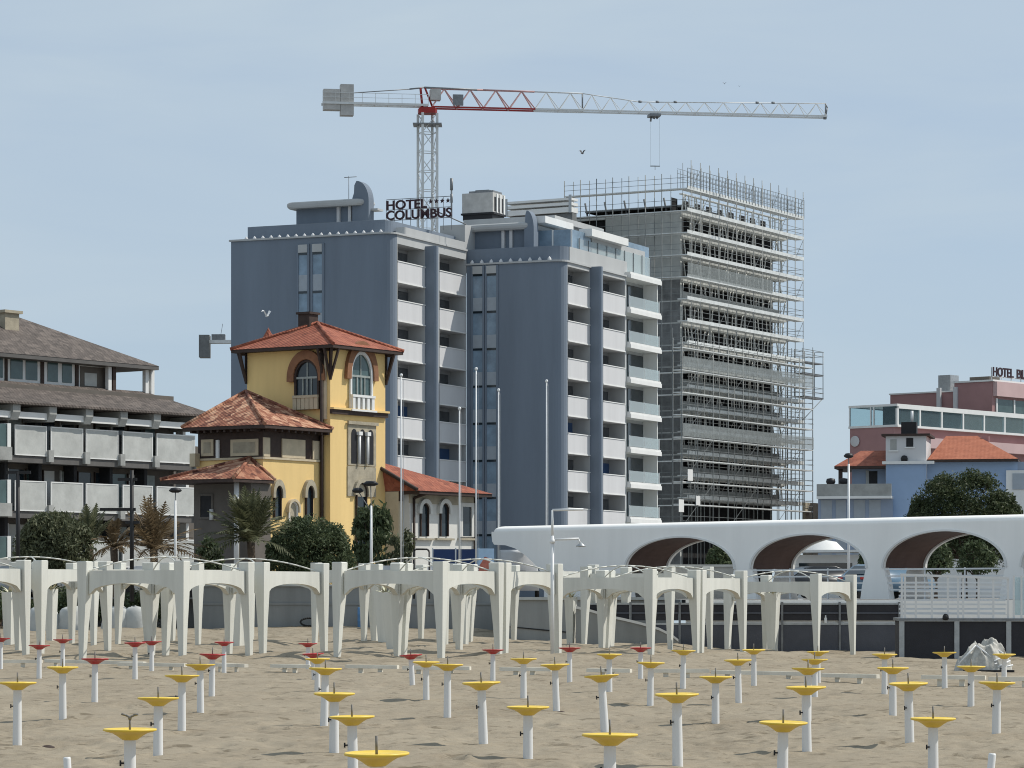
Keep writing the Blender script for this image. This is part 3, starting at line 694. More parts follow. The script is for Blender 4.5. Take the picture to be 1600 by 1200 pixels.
for x0, x1, cz in arches:                     # brown vault between front and back
    lo = curve(x0, x1, cz); b = MB()
    for (a, az), (c, c2) in zip(lo, lo[1:]): b.face([(a, .10, az), (c, .10, c2), (c, DEP - .12, c2), (a, DEP - .12, az)])
    b.build('arch_soffit', M['soffit'], t)  # plain dark brown lining of each vault
    b = MB()
    for (a, az), (c, c2) in zip(lo, lo[1:]):
        k = .965; cx_ = (x0 + x1) / 2; q = lambda x, z: (cx_ + (x - cx_) * k, SZ + (z - SZ) * k)
        (a2, az2), (c3, cz3) = q(a, az), q(c, c2); b.face([(a, DEP - .12, az), (c, DEP - .12, c2), (c3, DEP - .12, cz3), (a2, DEP - .12, az2)]); b.face([(a2, DEP - .12, az2), (c3, DEP - .12, cz3), (c3, DEP, cz3), (a2, DEP, az2)])
    b.build('arch_rim', M['arc'], t)
    tr_ = MB(); cx_ = (x0 + x1) / 2; tr_.ring(FF(0), lo, [(cx_ + (x - cx_) * 1.03, SZ + (z - SZ) * 1.05) for x, z in lo], 0, .06); tr_.build('arch_edge_highlight', M['white'], t)  # bright edge highlight put into a proud white ring
# roof with a rounded nose all round
b = MB(); prof = [(-.0, front_top)] + [(RR * (1 - math.cos(q * PI / 2 / 6)) * 1.0, front_top + RR * .55 * math.sin(q * PI / 2 / 6)) for q in range(1, 7)]
prof += [(1.4, Tz + .02), (DEP - .3, Tz)] + [(DEP - .3 + .3 * math.sin(q * PI / 2 / 4), Tz - .2 * (1 - math.cos(q * PI / 2 / 4))) for q in range(1, 5)] + [(DEP, front_top)]
xs = [1.2] + [xl + RR * (1 - math.sin(q * PI / 2 / 5)) for q in range(0, 6)]
inset = [0] + [RR * .0 + .0 for q in range(0, 6)]
vs = []
for i, x in enumerate(xs):
    s = 0 if i == 0 else (1 - math.cos((i - 1) / 5 * PI / 2)) * .30
    for y, z in prof: vs.append((x, y + (DEP / 2 - y) * s * .5, front_top + (z - front_top) * (1 - s * 1.1) if i else z))
n = len(prof); b.add(vs, [(i * n + j, (i + 1) * n + j, (i + 1) * n + j + 1, i * n + j + 1) for i in range(len(xs) - 1) for j in range(n - 1)], True)
i = len(xs) - 1; b.face([vs[i * n + j] for j in range(n)])
b.build('arcade_roof', M['arc'], t)
# white board rails in the openings
for x0, x1, cz in arches[1:]:
    for k in range(4):
        z = SZ - .06 - k * .26
        box('opening_rail', M['white2'], t, x0 + .02, x1 - .02, .06, .09, z - .03, z + .03)
    for q in (.33, .66):
        x = x0 + (x1 - x0) * q; box('opening_post', M['white2'], t, x - .025, x + .025, .09, .14, BZ, SZ)
# ---------------------------------------------------------------- poles and lamps
def flagpole(px, Y, top, lab):
    t = thing('flagpole', (wx(px, Y), Y, GZ), 0, lab, 'flagpole', 'tall thin flagpoles along the promenade')
    H = wz(top, Y) - GZ; b = MB(); b.tube((0, 0, -.1), (0, 0, H), .045, .03, 10); b.build('pole', M['white2'], t)
    MB().lathe([(0, .12), (.05, .1), (.07, .04), (.05, -.01), (0, -.02)], 10, (0, 0, H)).build('finial', M['white2'], t)
    MB().tube((.09, 0, .4), (.09, 0, H - .1), .008, n=4).tube((.07, 0, 1.2), (.11, 0, 1.2), .02, n=6).build('halyard', M['steel'], t)
for a in ((627, 126, 588, 'white flagpole before the grey hotel balconies, just right of the yellow tower'), (718, 126, 640, 'shorter flagpole standing before the white wing of the villa'), (744, 128, 578, 'white flagpole at the right end of the villa wing'), (779, 133, 611, 'white flagpole at the left edge of the second grey hotel block'), (854, 136, 597, 'white flagpole before the plain wall of the second grey hotel block')): flagpole(*a)
# beach lamp post with two arms
Y = 83.; x = wx(863, Y); zb = sand_base(x, Y)
t = thing('double_arm_post', (x, Y, zb), 0, 'slim white post with two arms and a shower head lamp, before the arcade end', 'lamp post')
z1, z2 = wz(797, Y) - zb, wz(843, Y) - zb
MB().tube((0, 0, -.3), (0, 0, z2 + .1), .055, .048, 12).tube((0, 0, z2 - .1), (0, 0, z2 - .0), .075, .075, 12).tube((0, 0, z2 + .1), (0, 0, z1), .036, .032, 10).build('pole', M['white2'], t)
MB().tube((0, 0, z1), (.84, 0, z1 + .02), .032, n=10).build('upper_arm', M['white2'], t)
MB().tube((0, 0, z2), (.72, 0, z2 + .02), .032, n=10).tube((.70, 0, z2 + .02), (.76, 0, z2 - .12), .026, n=8).build('lower_arm', M['white2'], t)
MB().lathe([(.02, .0), (.06, -.03), (.13, -.09), (.13, -.12), (0, -.12)], 16, (.77, 0, z2 - .08)).build('lamp_head', M['steel'], t)
def twin_lamp(px, Y, top, heads, lab, mp):
    t = thing('street_lamp', (wx(px, Y), Y, GZ), 0, lab, 'street lamp')
    H = wz(top, Y) - GZ; MB().tube((0, 0, -.1), (0, 0, H), .07, .045, 10).build('pole', mp, t)
    for dx, dz, r in heads:
        MB().tube((0, 0, H - .25), (dx, 0, H + dz), .02, n=6).build('bracket', M['steeld'], t)
        MB().lathe([(0, .12), (r * .6, .10), (r, .0), (r * .9, -.05), (r * .5, -.1), (0, -.1)], 18, (dx, 0, H + dz)).build('lamp_head', M['black'], t)
twin_lamp(580, 126, 790, [(-.02, .90, .32), (-.55, .62, .24)], 'white street lamp with two dark disc heads before the yellow tower', M['white2'])
twin_lamp(274, 126, 782, [(.0, .42, .27)], 'white street lamp with a single dark bowl head before the villa porch', M['white2'])
twin_lamp(1326, 134, 725, [(.0, .36, .22)], 'white lamp post with a dark head before the blue villa', M['white2'])
for px, top, arms, lab in ((28, 737, [(738, -18, 20)], 'black T shaped iron pole at the left edge before the balconies'), (206, 735, [(749, -22, 8), (796, -50, 6), (816, -10, 12)], 'black iron pole with crossbars before the dry palm')):
    Y = 124.; t = thing('iron_pole', (wx(px, Y), Y, GZ), 0, lab, 'iron pole'); b = MB().tube((0, 0, -.1), (0, 0, wz(top, Y) - GZ), .09, .08, 8); b.build('pole', M['black'], t)
    for ay, l, r in arms: MB().box(l * Y / F, r * Y / F, -.06, .06, wz(ay, Y) - GZ - .06, wz(ay, Y) - GZ + .06).build('crossbar', M['black'], t)
t = thing('tube_railing', (wx(647, 127), 127, GZ), 0, 'black bent tube railing before the white villa wing', 'railing')
MB().path([(0, 0, 0), (0, 0, 2.0), (.08, 0, 2.05), (.55, 0, 2.05), (.63, 0, 1.95), (.63, 0, 0)], .04, 8).build('bent_tube', M['black'], t); MB().box(-.04, .67, -.02, .02, .8, .84).build('cross_tube', M['black'], t)
# ---------------------------------------------------------------- promenade clutter seen over the arches
def car(px, Y, deg, paint, lab, van=False, cat='car'):
    t = thing('parked_van' if van else 'parked_car', (wx(px, Y), Y, GZ), math.radians(deg), lab, cat, None if van else 'cars parked along the promenade')
    if van: pr = [(-2.4, .35), (2.35, .35), (2.45, .8), (2.3, 1.15), (1.75, 1.95), (1.5, 2.1), (-2.3, 2.14), (-2.42, 2.0), (-2.45, .8)]; wd = .93
    else: pr = [(-2.05, .3), (2.05, .3), (2.12, .6), (2.0, .78), (1.0, .92), (.42, 1.36), (.1, 1.45), (-.95, 1.44), (-1.25, 1.36), (-1.85, .98), (-2.08, .9), (-2.12, .55)]; wd = .86
    b = MB(); n = len(pr); rows = [(-wd, .9), (-wd + .12, 1.0), (wd - .12, 1.0), (wd, .9)]
    vs = []
    for y, s in rows:
        for x, z in pr:
            tp = max(0, (z - .85)) * (.10 if abs(y) == wd else .0); vs.append((x * (1 if s == 1 else .985), y - math.copysign(tp * 2.0, y) if abs(y) > wd - .13 else y, .3 + (z - .3) * (1 if s == 1 else .985)))
    b.add(vs, [(r * n + i, r * n + (i + 1) % n, (r + 1) * n + (i + 1) % n, (r + 1) * n + i) for r in range(3) for i in range(n)] + [tuple(range(n)), tuple(range(3 * n, 4 * n))], True)
    b.build('body', paint, t)
    b = MB()
    if van:
        for s in (-1, 1): b.poly(lambda u, v, d, s=s: (u, s * (wd - .13 + d), v), [(.7, 1.2), (2.1, 1.2), (1.68, 1.85), (.7, 1.9)], 0, .06)
        b.build('window_glass', M['glass'], t)
    else:
        for s in (-1, 1): b.poly(lambda u, v, d, s=s: (u, s * (wd - .07 - (v - .9) * .2 + d), v), [(-1.5, .98), (.82, .96), (.36, 1.33), (-.1, 1.38), (-.95, 1.37), (-1.2, 1.3)], -.02, .02)
        b.poly(lambda u, v, d: (u, d, v), [(1.02, .95), (.46, 1.37), (.40, 1.36), (.95, .94)], -.62, .62); b.poly(lambda u, v, d: (u, d, v), [(-1.86, 1.02), (-1.30, 1.37), (-1.26, 1.34), (-1.78, 1.0)], -.6, .6)
        b.build('window_glass', M['glass'], t)
    for x in (-1.3, 1.32):
        for s in (-1, 1):
            w = MB(); w.tube((x, s * (wd - .16), .32), (x, s * (wd + .01), .32), .32, n=18); w.build('wheel', M['rubber'], t)
    for s in (-1, 1): box('tail_light', M['trayr'], t, -2.46 if van else -2.13, -2.38 if van else -2.0, s * .62 - .1, s * .62 + .1, .8, .92)
    if van:
        box('roof_mark', M['black'], t, -2.505, -2.50, -.35, .2, 1.18, 1.22)
    return t
car(40, 136, 3, M['cars'], 'silver car roof behind the leftmost hoop')
car(92, 137, -4, M['carw'], 'white car roof behind the second white arch from the left')
car(247, 136, 5, M['carw'], 'white car behind the left grey arch, near the dry palm')
car(362, 138, 0, M['cars'], 'silver car behind the white arch under the palm')
car(668, 137, 8, M['carw'], 'white car behind the central grey arch hoop')
car(610, 135, 20, M['carw'], 'white car beside the spiky dark shrub')
car(809, 137, 90, M['carw'], 'white van seen from behind under the left end of the arcade', True, 'van')
car(1385, 128, 40, M['carb'], 'blue grey car in the left part of the third arch')
car(1290, 138, 20, M['card'], 'dark car seen through the second arch')
t = thing('navy_hoarding', (wx(676, 134), 134, GZ), 0, 'dark navy hoarding in front of the white villa wing', 'hoarding')
wd_ = wx(748, 134) - wx(676, 134); box('hoarding_panel', M['navy'], t, 0, wd_, 0, .05, .1, wz(858, 134) - GZ)
for q in (0, .5, 1): box('post', M['white2'], t, q * wd_ - .03, q * wd_ + .03, -.06, -.002, 0, wz(856, 134) - GZ)
t = thing('poster_stand', (wx(746, 130), 130, GZ), 0, 'advertising poster with pale blue top and red lower part left of the van', 'poster')
pw, ph = wx(772, 130) - wx(746, 130), wz(857, 130) - GZ
box('poster_board', M['posterb'], t, 0, pw, 0, .04, .2, ph)
MB().poly(FF(0), [(.02, .5), (pw - .03, .5), (pw - .04, 1.35), (pw - .15, 1.55), (pw - .22, 1.72), (pw - .4, 1.78), (.22, 1.62), (.05, 1.35)], .003, .012).build('poster_print', M['posterr'], t)
box('stand', M['steel'], t, .1, pw - .1, .05, .1, 0, .22)
o = MB().path([(math.cos(a) * .36, .0, math.sin(a) * .16) for a in [i * PI / 12 for i in range(-3, 22)]], .04, 8).build('hose_coil', M['rubber'], None, (wx(483, 127.6), 127.6, wz(972, 127.6))); tag(o, 'black hose coil hanging low on the retaining wall', 'hose')
t = thing('plastic_drum', (wx(565, 127.3), 127.3, sand_base(-6, 127.3)), 0, 'blue plastic drum standing against the retaining wall', 'drum')
MB().lathe([(0, 0), (.16, 0), (.17, .03), (.17, .3), (.18, .32), (.17, .34), (.17, .56), (.18, .58), (.17, .6), (.17, .84), (.15, .88), (0, .88)], 18).build('drum_body', M['barrel'], t); MB().lathe([(.06, .86), (.06, .91), (0, .91)], 10).build('cap', M['black'], t)
o = MB().box(-.28, .28, -.15, .15, 0, .07).box(-.28, -.2, -.15, .15, -.6, 0).box(.2, .28, -.15, .15, -.6, 0).box(-.28, .28, .1, .15, .07, .5).build('beach_chair', M['black'], None, (wx(590, 127), 127, sand_base(-6, 127) + .6)); tag(o, 'small black chair beside the blue drum at the wall foot', 'chair')
# pale covered lumps at the left wall foot
for px, py, w, lab in ((68, 968, .55, 'grey rounded rock under the leftmost white arch'), (182, 968, .5, 'grey rounded rock under the left end of the left grey arch'), (212, 966, .45, 'pale rounded rock under the left grey arch'), (112, 970, .45, 'grey rounded rock between two white legs at left')):
    Y = 124.; b = MB(); r = random.Random(px); vs = []
    for k in range(8):
        for i in range(14):
            q = k / 7 * PI / 2; a = i * PI / 7; R = w * math.cos(q) ** .5 * (1 + .12 * noise.noise((i * .9, k * .7, px)))
            vs.append((R * math.cos(a) * 1.3, R * math.sin(a), 1.05 * math.sin(q) * (1 + .1 * noise.noise((k, i * .5, px))) - .1))
    b.add(vs, [(14 * k + i, 14 * k + (i + 1) % 14, 14 * k + 14 + (i + 1) % 14, 14 * k + 14 + i) for k in range(7) for i in range(14)], True)
    tag(b.build('boulder', M['concl'], None, (wx(px, Y), Y, sand_base(wx(px, Y), Y))), lab, 'rock')
# ---------------------------------------------------------------- vegetation
def leaf(b, p, s, r, up=.0):
    a = Vector((r.gauss(0, 1), r.gauss(0, 1), r.gauss(0, 1) + up)).normalized(); c = a.cross(Vector((r.gauss(0, 1), r.gauss(0, 1), r.gauss(0, 1)))).normalized()
    l, w = s * r.uniform(.7, 1.4), s * r.uniform(.28, .5)
    b.face([tuple(p - a * l - c * w * .2), tuple(p + c * w), tuple(p + a * l), tuple(p - c * w)])
def shrub(name, x, y, z0, rx, ry, h, n, ls, m, lab, cat, seed, trunk=.3, clumps=46, base=.05, group=None, flat=1.0, up=0.0, tight=1.0, shell=.62):
    t = thing(name, (x, y, z0), 0, lab, cat, group); r = random.Random(seed); b = MB(); cs = []
    for i in range(clumps):
        a = r.uniform(0, 2 * PI); v = r.uniform(-.45, 1); q = math.sqrt(max(0, 1 - v * v)) if v > 0 else 1 - .25 * v * v
        k = r.uniform(shell, 1.0); cs.append(Vector((rx * k * q * math.cos(a), ry * k * q * math.sin(a), base * h + (h - base * h) * (.45 + .50 * v * k * flat))))
    core = Vector((0, 0, h * .5))
    for i in range(n):
        c = cs[r.randrange(clumps)]; s = r.uniform(.10, .22) * min(rx, h * .6) * tight
        p = c + Vector((r.gauss(0, s), r.gauss(0, s), r.gauss(0, s * .8)))
        if r.random() < .22: p = c.lerp(core, r.uniform(0, .8)) + Vector((r.gauss(0, s), r.gauss(0, s), r.gauss(0, s)))
        q = Vector((p.x / rx, p.y / ry, (p.z - h * .45) / (h * .55))).length
        lim = .98 + .13 * noise.noise((p.x * 1.7 + seed, p.y * 1.7, p.z * 1.7)) + .03 * r.random()
        if q > lim and p.z > h * .3: p = Vector((p.x * lim / q, p.y * lim / q, h * .45 + (p.z - h * .45) * lim / q))
        if p.z < .05: p.z = .05 + r.random() * .2
        leaf(b, p, ls, r, up)
    b.build('foliage', m, t, fix=False)
    b = MB(); b.tube((0, 0, -.3), (0, 0, h * trunk), .07 * h * .35 + .03, .05, 8)
    for c in cs[::4]: b.tube((0, 0, h * trunk * .6), tuple(c), .035, .012, 5, False)
    b.build('trunk', M['bark'], t)
def shrub_px(name, px0, px1, top, Y, n, ls, m, lab, cat, seed, z0=GZ, **k):
    x = wx((px0 + px1) / 2, Y); rx = (px1 - px0) / 2 * Y / F; h = wz(top, Y) - z0
    shrub(name, x, Y, z0, rx * .97, rx * .8, h, n, ls, m, lab, cat, seed, **k)
shrub_px('olive_shrub', 18, 156, 798, 132, 18000, .095, M['leafo'], 'broad grey green shrub before the left balconies', 'shrub', 1, up=.8)
shrub_px('round_bush', 412, 554, 804, 131, 26000, .075, M['leaf'], 'large round dark green bush before the yellow villa', 'bush', 2, clumps=110, tight=.7, shell=.78)
shrub_px('spiky_shrub', 546, 618, 775, 135, 2600, .16, M['leaf'], 'tall dark spiky shrub beside the yellow tower', 'shrub', 3, up=1.6, clumps=26)
shrub_px('thin_shrub', 604, 650, 812, 134.5, 1000, .14, M['leafo'], 'thin open shrub between the spiky shrub and the white wing', 'shrub', 4, up=1.2, clumps=16)
shrub_px('low_bush', 300, 350, 835, 133, 1500, .12, M['leaf'], 'low dark bush between the lamp and the palm', 'bush', 5)
shrub_px('hedge', -60, 60, 915, 127.5, 2600, .11, M['leaf'], 'dark hedge behind the leftmost white legs', 'hedge', 6, z0=.2)
shrub_px('hedge', 70, 170, 915, 127.5, 2600, .11, M['leaf'], 'dark hedge behind the second white arch from the left', 'hedge', 7, z0=.2)
shrub_px('hedge', 180, 262, 915, 127.5, 2200, .11, M['leaf'], 'dark hedge behind the left grey arch', 'hedge', 8, z0=.2)
shrub_px('stone_pine', 1410, 1604, 731, 146, 42000, .085, M['leafp'], 'broad dark domed pine above the arcade at the right', 'pine', 9, clumps=190, trunk=.5, base=.10, tight=.55, shell=.86)
for i, (a, c, tp, Y, s) in enumerate(((1100, 1150, 850, 141, 41), (1435, 1490, 838, 137, 42), (1495, 1560, 842, 139, 43), (1340, 1380, 850, 142, 44))):
    shrub_px('garden_tree', a, c, tp, Y, 1500, .12, M['leaf'], ['small tree seen through the first arch', 'dark tree seen through the left of the third arch', 'dark tree seen through the right of the third arch', 'small tree behind the pier between the second and third arch'][i], 'tree', s, trunk=.5, base=.3)
def palm(px, Y, crown_py, trunk_h, m, n, ln, lab, seed, droop=1.0, z0=GZ):
    r = random.Random(seed); x = wx(px, Y); t = thing('palm_tree', (x, Y, z0), 0, lab, 'palm'); b = MB()
    H = wz(crown_py, Y) - z0
    b.tube((0, 0, -.3), (.05, 0, H * .5), .17, .15, 9); b.tube((.05, 0, H * .5), (0, 0, H), .15, .17, 9); b.build('trunk', M['bark'], t)
    b = MB()
    for i in range(n):
        a = r.uniform(0, 2 * PI); el = r.uniform(.15, 1.5); l = ln * r.uniform(.75, 1.1); P = []
        for k in range(9):
            q = k / 8; rr = l * q * math.cos(el) * (1 - .08 * q) + .05; zz = H + l * (q * math.sin(el) - droop * .55 * q * q * (1 - .55 * math.sin(el)))
            P.append(Vector((rr * math.cos(a), rr * math.sin(a), zz)))
        b.path([tuple(p) for p in P], .014, 4)
        for k in range(1, 9):
            for half in (0, .5):
                p = P[k - 1].lerp(P[k], half); d = (P[k] - P[k - 1]).normalized(); sd_ = d.cross(Vector((0, 0, 1))).normalized()
                w = .30 * ln / 1.6 * math.sin(PI * min(.97, (k - 1 + half) / 8 + .06)) + .04
                for s in (-1, 1):
                    e = p + (sd_ * s * .8 + d * .75 + Vector((0, 0, -.25 + r.uniform(-.15, .2)))) * w; f = d * .06
                    b.face([tuple(p - f), tuple(p + f), tuple(e)])
    b.build('fronds', m, t, fix=False)
palm(392, 127.5, 846, 1, M['frond'], 64, 2.9, 'palm with arching grey green fronds before the villa', 21)
palm(240, 127.5, 858, 1, M['dryfrond'], 40, 2.7, 'palm with dry brown fronds behind the black pole', 22, .8)
palm(140, 133, 850, 1, M['frond'], 26, 2.2, 'palm rising at the right edge of the grey green shrub', 23, .9)
palm(178, 130, 855, 1, M['dryfrond'], 22, 1.7, 'small drooping palm left of the black pole', 24, 1.2)
# kiosk and steps seen through the arches
t = thing('beach_kiosk', (wx(1290, 148), 148, GZ), -.3, 'small white kiosk with an awning seen through the second arch', 'kiosk')
MB().box(-1.6, 1.6, 0, 2.2, 0, 2.1).build('kiosk_wall', M['white'], t); MB().box(-1.8, 1.8, -.9, 2.4, 2.2, 2.32).build('kiosk_roof', M['awning'], t); MB().box(-1.3, 1.3, -.03, -.002, .9, 1.7).build('kiosk_hatch', M['glass'], t); MB().lathe([(0, .5), (.6, .4), (1.0, 0)], 20, (-.2, .6, 2.33)).build('roof_dome', M['awning'], t)
t = thing('garden_house', (wx(1500, 160), 160, GZ), -.2, 'pale garden house behind the trees seen through the third arch', 'house')
MB().holed(FF(0), -2.4, 2.4, 0, 2.6, [(-1.6, -.6, .6, 2.0), (.5, 1.5, .6, 2.0)], .3).box(-2.4, 2.4, .01, 3, 0, 2.6).build('house_wall', M['white'], t)
for a in (-1.6, .5): MB().box(a, a + 1, -.003 + .2, .24, .6, 2.0).build('window', M['glass'], t)
MB().poly(FF(-.0), [(-2.7, 2.62), (2.7, 2.62), (0, 3.4)], .3, -3.2).build('house_roof', M['roofgrey'], t)
t = thing('stone_planter', (wx(1108, 130), 130, GZ), 0, 'low stone planter block in the right of the first arch', 'planter'); MB().box(-1.6, 1.5, 0, .8, 0, 1.35).build('block', M['conc'], t); MB().box(-1.65, 1.55, -.05, .85, 1.352, 1.45).build('coping', M['concl'], t)
# birds
def gull(px, py, Y, span, m, lab, yaw=0, wing=.35):
    t = thing('flying_bird', (wx(px, Y), Y, wz(py, Y)), yaw, lab, 'bird')
    s = span; b = MB(); b.add([(0, -.02 * s, 0), (.30 * s, 0, .02 * s), (0, .0, .07 * s), (0, .07 * s, 0), (0, -.07 * s, 0), (-.34 * s, 0, 0), (0, 0, -.07 * s)], [(1, 2, 3), (1, 4, 2), (1, 3, 6), (1, 6, 4), (5, 3, 2), (5, 2, 4), (5, 6, 3), (5, 4, 6)], True)
    for q in (-1, 1):
        b.add([(.09 * s, q * .04 * s, .02 * s), (.15 * s, q * .26 * s, wing * .30 * s), (-.06 * s, q * .52 * s, wing * .20 * s), (-.14 * s, q * .28 * s, wing * .24 * s), (-.14 * s, q * .04 * s, .02 * s)], [(0, 1, 3, 4), (1, 2, 3)])
    b.build('bird_body', m, t)
gull(910, 240, 170, .55, M['bird'], 'small dark bird in the sky below the crane jib', .9, 1.3)
gull(1132, 131, 170, .30, M['bird'], 'tiny distant bird above the jib, left one of two', 1.2, 1)
gull(1155, 135, 170, .26, M['bird'], 'tiny distant bird above the jib, right one of two', 1.4, 1)
gull(417, 494, 200, .9, M['birdw'], 'white gull flying before the grey hotel wall above the villa roof', 2.2, 1.5)
# ================================================================ grey hotel (two stepped blocks)
H = Fr(612, 236, 24); hot = fthing('hotel_building', H, 'tall slate grey hotel of two stepped blocks with white balconies and a rooftop sign', 'hotel')
FH = 3.0
def rounded(x0, x1, y0, y1, r, corners):
    """plan outline with the named corners rounded: (front right, front left)"""
    P = []
    if 'fl' in corners: P += [(x0 + r - r * math.cos(a), y0 + r - r * math.sin(a)) for a in [i * PI / 12 for i in range(7)]]
    else: P.append((x0, y0))
    if 'fr' in corners: P += [(x1 - r + r * math.sin(a), y0 + r - r * math.cos(a)) for a in [i * PI / 12 for i in range(7)]]
    else: P.append((x1, y0))
    return P + [(x1, y1), (x0, y1)]
def block(xl, xr, y0, y1, ztop, cols, zp0, nfl, popen, ptop0, name):
    """a hotel block: solid core behind a 1.5 m deep balcony zone on the right face"""
    dep = 1.5; r = .9
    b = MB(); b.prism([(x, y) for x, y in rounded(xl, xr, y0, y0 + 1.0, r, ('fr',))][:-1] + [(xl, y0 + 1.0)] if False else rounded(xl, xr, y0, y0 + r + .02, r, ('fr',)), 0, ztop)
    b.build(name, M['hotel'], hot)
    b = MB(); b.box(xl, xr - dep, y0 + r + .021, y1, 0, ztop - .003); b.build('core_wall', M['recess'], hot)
    # right face skin with the openings
    holes = []
    for a, c in cols:
        for k in range(nfl):
            zt = ptop0 - k * FH; z1 = zt + popen
            if k == 0: z1 = zt + popen
            holes.append((a, c, zt - 1.62, min(z1, ztop - .3)))
    hs = []
    for a, c in cols: hs.append((a, c, 1.0, ptop0 + popen))
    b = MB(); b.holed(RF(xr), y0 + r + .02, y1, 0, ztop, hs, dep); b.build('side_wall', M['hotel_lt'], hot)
    for ci, (a, c) in enumerate(cols):
        for k in range(nfl):
            zt = ptop0 - k * FH; zb = zt - 1.62
            if zb < .5: break
            p = MB(); p.rect(RF(xr), a + .03, c - .03, zb + .10, zt, -.12, .02)
            p = p.build('balcony_panel', M['panel'], hot)
            MB().rect(RF(xr), a, c, zb, zb + .0995, -.12, .07).build('balcony_edge', M['white'], p); MB().rect(RF(xr), a, c, zt + .001, zt + .07, -.14, .07).build('balcony_cap', M['white'], p)
            MB().rect(RF(xr), a, c, zb - .001, zb + .22, -dep, -.121).build('balcony_slab', M['panel'], p)
            # door glass at the back of the recess, with a shutter on some
            w = c - a; q = .26 + .02 * ((k * 7 + ci * 3) % 4)
            g = MB(); g.rect(RF(xr), a + w * q, a + w * (q + .20), zb + .23, zt + popen - .30, -dep + .002, -dep + .06)
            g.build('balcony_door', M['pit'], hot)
            MB().rect(RF(xr), a + w * (q + .205), a + w * (q + .70), zb + .23, zt + popen - .30, -dep + .002, -dep + .05).build('balcony_window', M['blind'] if (k * 5 + ci * 7) % 6 == 2 else M['halfglass'], hot)  # mid-grey pane, blue shutter on some
            f = MB(); f.rect(RF(xr), a + w * q - .12, a + w * q, zb + .23, zt + popen - .1, -dep + .002, -dep + .12)
            f.build('door_frame', M['panel'], hot)
    return hs
# block one: left
zt1 = H.z(374, -10, 0); L1 = H.lx(361, 0)
c11, c12 = H.ly(621, 0), H.ly(664, 0); c21, c22 = H.ly(686.5, 0), H.ly(727.5, 0)
ptop = H.z(408.5, 0, c11)
block(L1, 0, 0, 13.62, zt1, [(c11, c12), (c21, c22)], 0, 10, FH - 1.62, ptop, 'block_wall')
f1 = (c12 + .02, c12 + .55)
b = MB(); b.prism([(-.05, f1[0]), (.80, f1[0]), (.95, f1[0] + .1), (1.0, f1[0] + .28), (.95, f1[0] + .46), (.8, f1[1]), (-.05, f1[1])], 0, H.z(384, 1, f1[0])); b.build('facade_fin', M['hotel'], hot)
# block two: right and farther
T2x = 8.5; T2y = 13.64
zt2 = H.z(410, 6, T2y)
e1, e2 = H.ly(887, T2x), H.ly(921.5, T2x); g1, g2 = H.ly(942, T2x), H.ly(976.5, T2x); k1, k2 = H.ly(978.5, T2x), H.ly(1026, T2x)
pt2 = H.z(443, T2x, e1)
block(0.02, T2x, T2y, k1 + .0, zt2, [(e1, e2), (g1, g2)], 0, 10, FH - 1.62, pt2, 'block_wall')
b = MB(); y0 = e2 + .02; b.prism([(T2x - .05, y0), (T2x + .85, y0), (T2x + .98, y0 + .1), (T2x + 1.0, y0 + .28), (T2x + .95, y0 + .46), (T2x + .8, y0 + .55), (T2x - .05, y0 + .55)], 0, H.z(416, T2x + 1, y0)); b.build('facade_fin', M['hotel'], hot)
# third column: white slabs and glass balustrades
box('end_block', M['hotel_lt'], hot, -6, T2x - 1.2, k1 + .02, k2, 0, zt2 - .01)
b = MB()
for k in range(11):
    z = H.z(483, T2x, k1 + 1.0) - k * 2.93
    if z < 1: break
    z += 2.93
    MB().box(T2x - 1.3, T2x + .35, k1 + .04, k2 + .15, z - .36, z + .12).box(T2x + .351, T2x + .42, k1 + .04, k2 + .15, z - .40, z - .05).build('balcony_slab', M['white'], hot)
    if k:
        MB().box(T2x + .22, T2x + .25, k1 + .12, k2 + .05, z + .16, z + 1.05).build('glass_balustrade', M['rail'], hot)
        for q in (0, .5, 1): MB().box(T2x + .2, T2x + .27, k1 + .1 + q * (k2 - k1 - .15), k1 + .14 + q * (k2 - k1 - .15), z + .12, z + 1.08).build('balustrade_post', M['white2'], hot)
        MB().box(T2x - 1.19, T2x - 1.13, k1 + .5, k1 + 2.6, z + .12, z + 2.3).build('balcony_door', M['curtain'], hot)
        MB().box(T2x - 1.19, T2x - 1.13, k1 + 3.2, k2 - .3, z + .12, z + 2.3).build('balcony_door', M['glass'], hot)
        MB().box(T2x - 1.2, T2x + .1, k2 - .12, k2 + .0, z + .13, z + 2.56).build('party_screen', M['white'], hot)
# stair windows on the front faces
def strips(pxs, y, zt, px_top, nseg, hseg, zones, zend):
    for a, c in pxs:
        x0, x1 = H.lx(a, y), H.lx(c, y)
        m = FF(y); MB().rect(m, x1, x1 + .16, 0, zt, -.05, .10).build('window_jamb', M['hotel'], hot)
        w = MB().rect(m, x0 - .16, x0, 0, zt, -.05, .10).build('window_jamb', M['hotel'], hot)
        z = zt - .05; MB().rect(m, x0, x1, z - .62, z, 0, .16).build('window_hood', M['hotel_lt'], hot); z -= .62; k = 0
        while z > zend:
            MB().rect(m, x0, x1, z - .18, z, 0, .07).build('transom', M['glass'], w); z -= .18
            hg, hsp = hseg
            MB().rect(m, x0, x1, z - hg, z, 0, .03).build('glass_pane', M['glassb'], w)
            MB().rect(m, x0, x1, z - hg - hsp, z - hg - .002, 0, .045).build('spandrel', M['spand'], w); z -= hg + hsp; k += 1
strips([(467, 481), (489, 504)], 0, H.z(379, -5, 0), 0, 0, (1.55, 1.27), 0, 8)
strips([(739.5, 754.5), (761, 776)], T2y, H.z(414.5, 2, T2y), 0, 0, (1.75, 1.07), 0, 3)
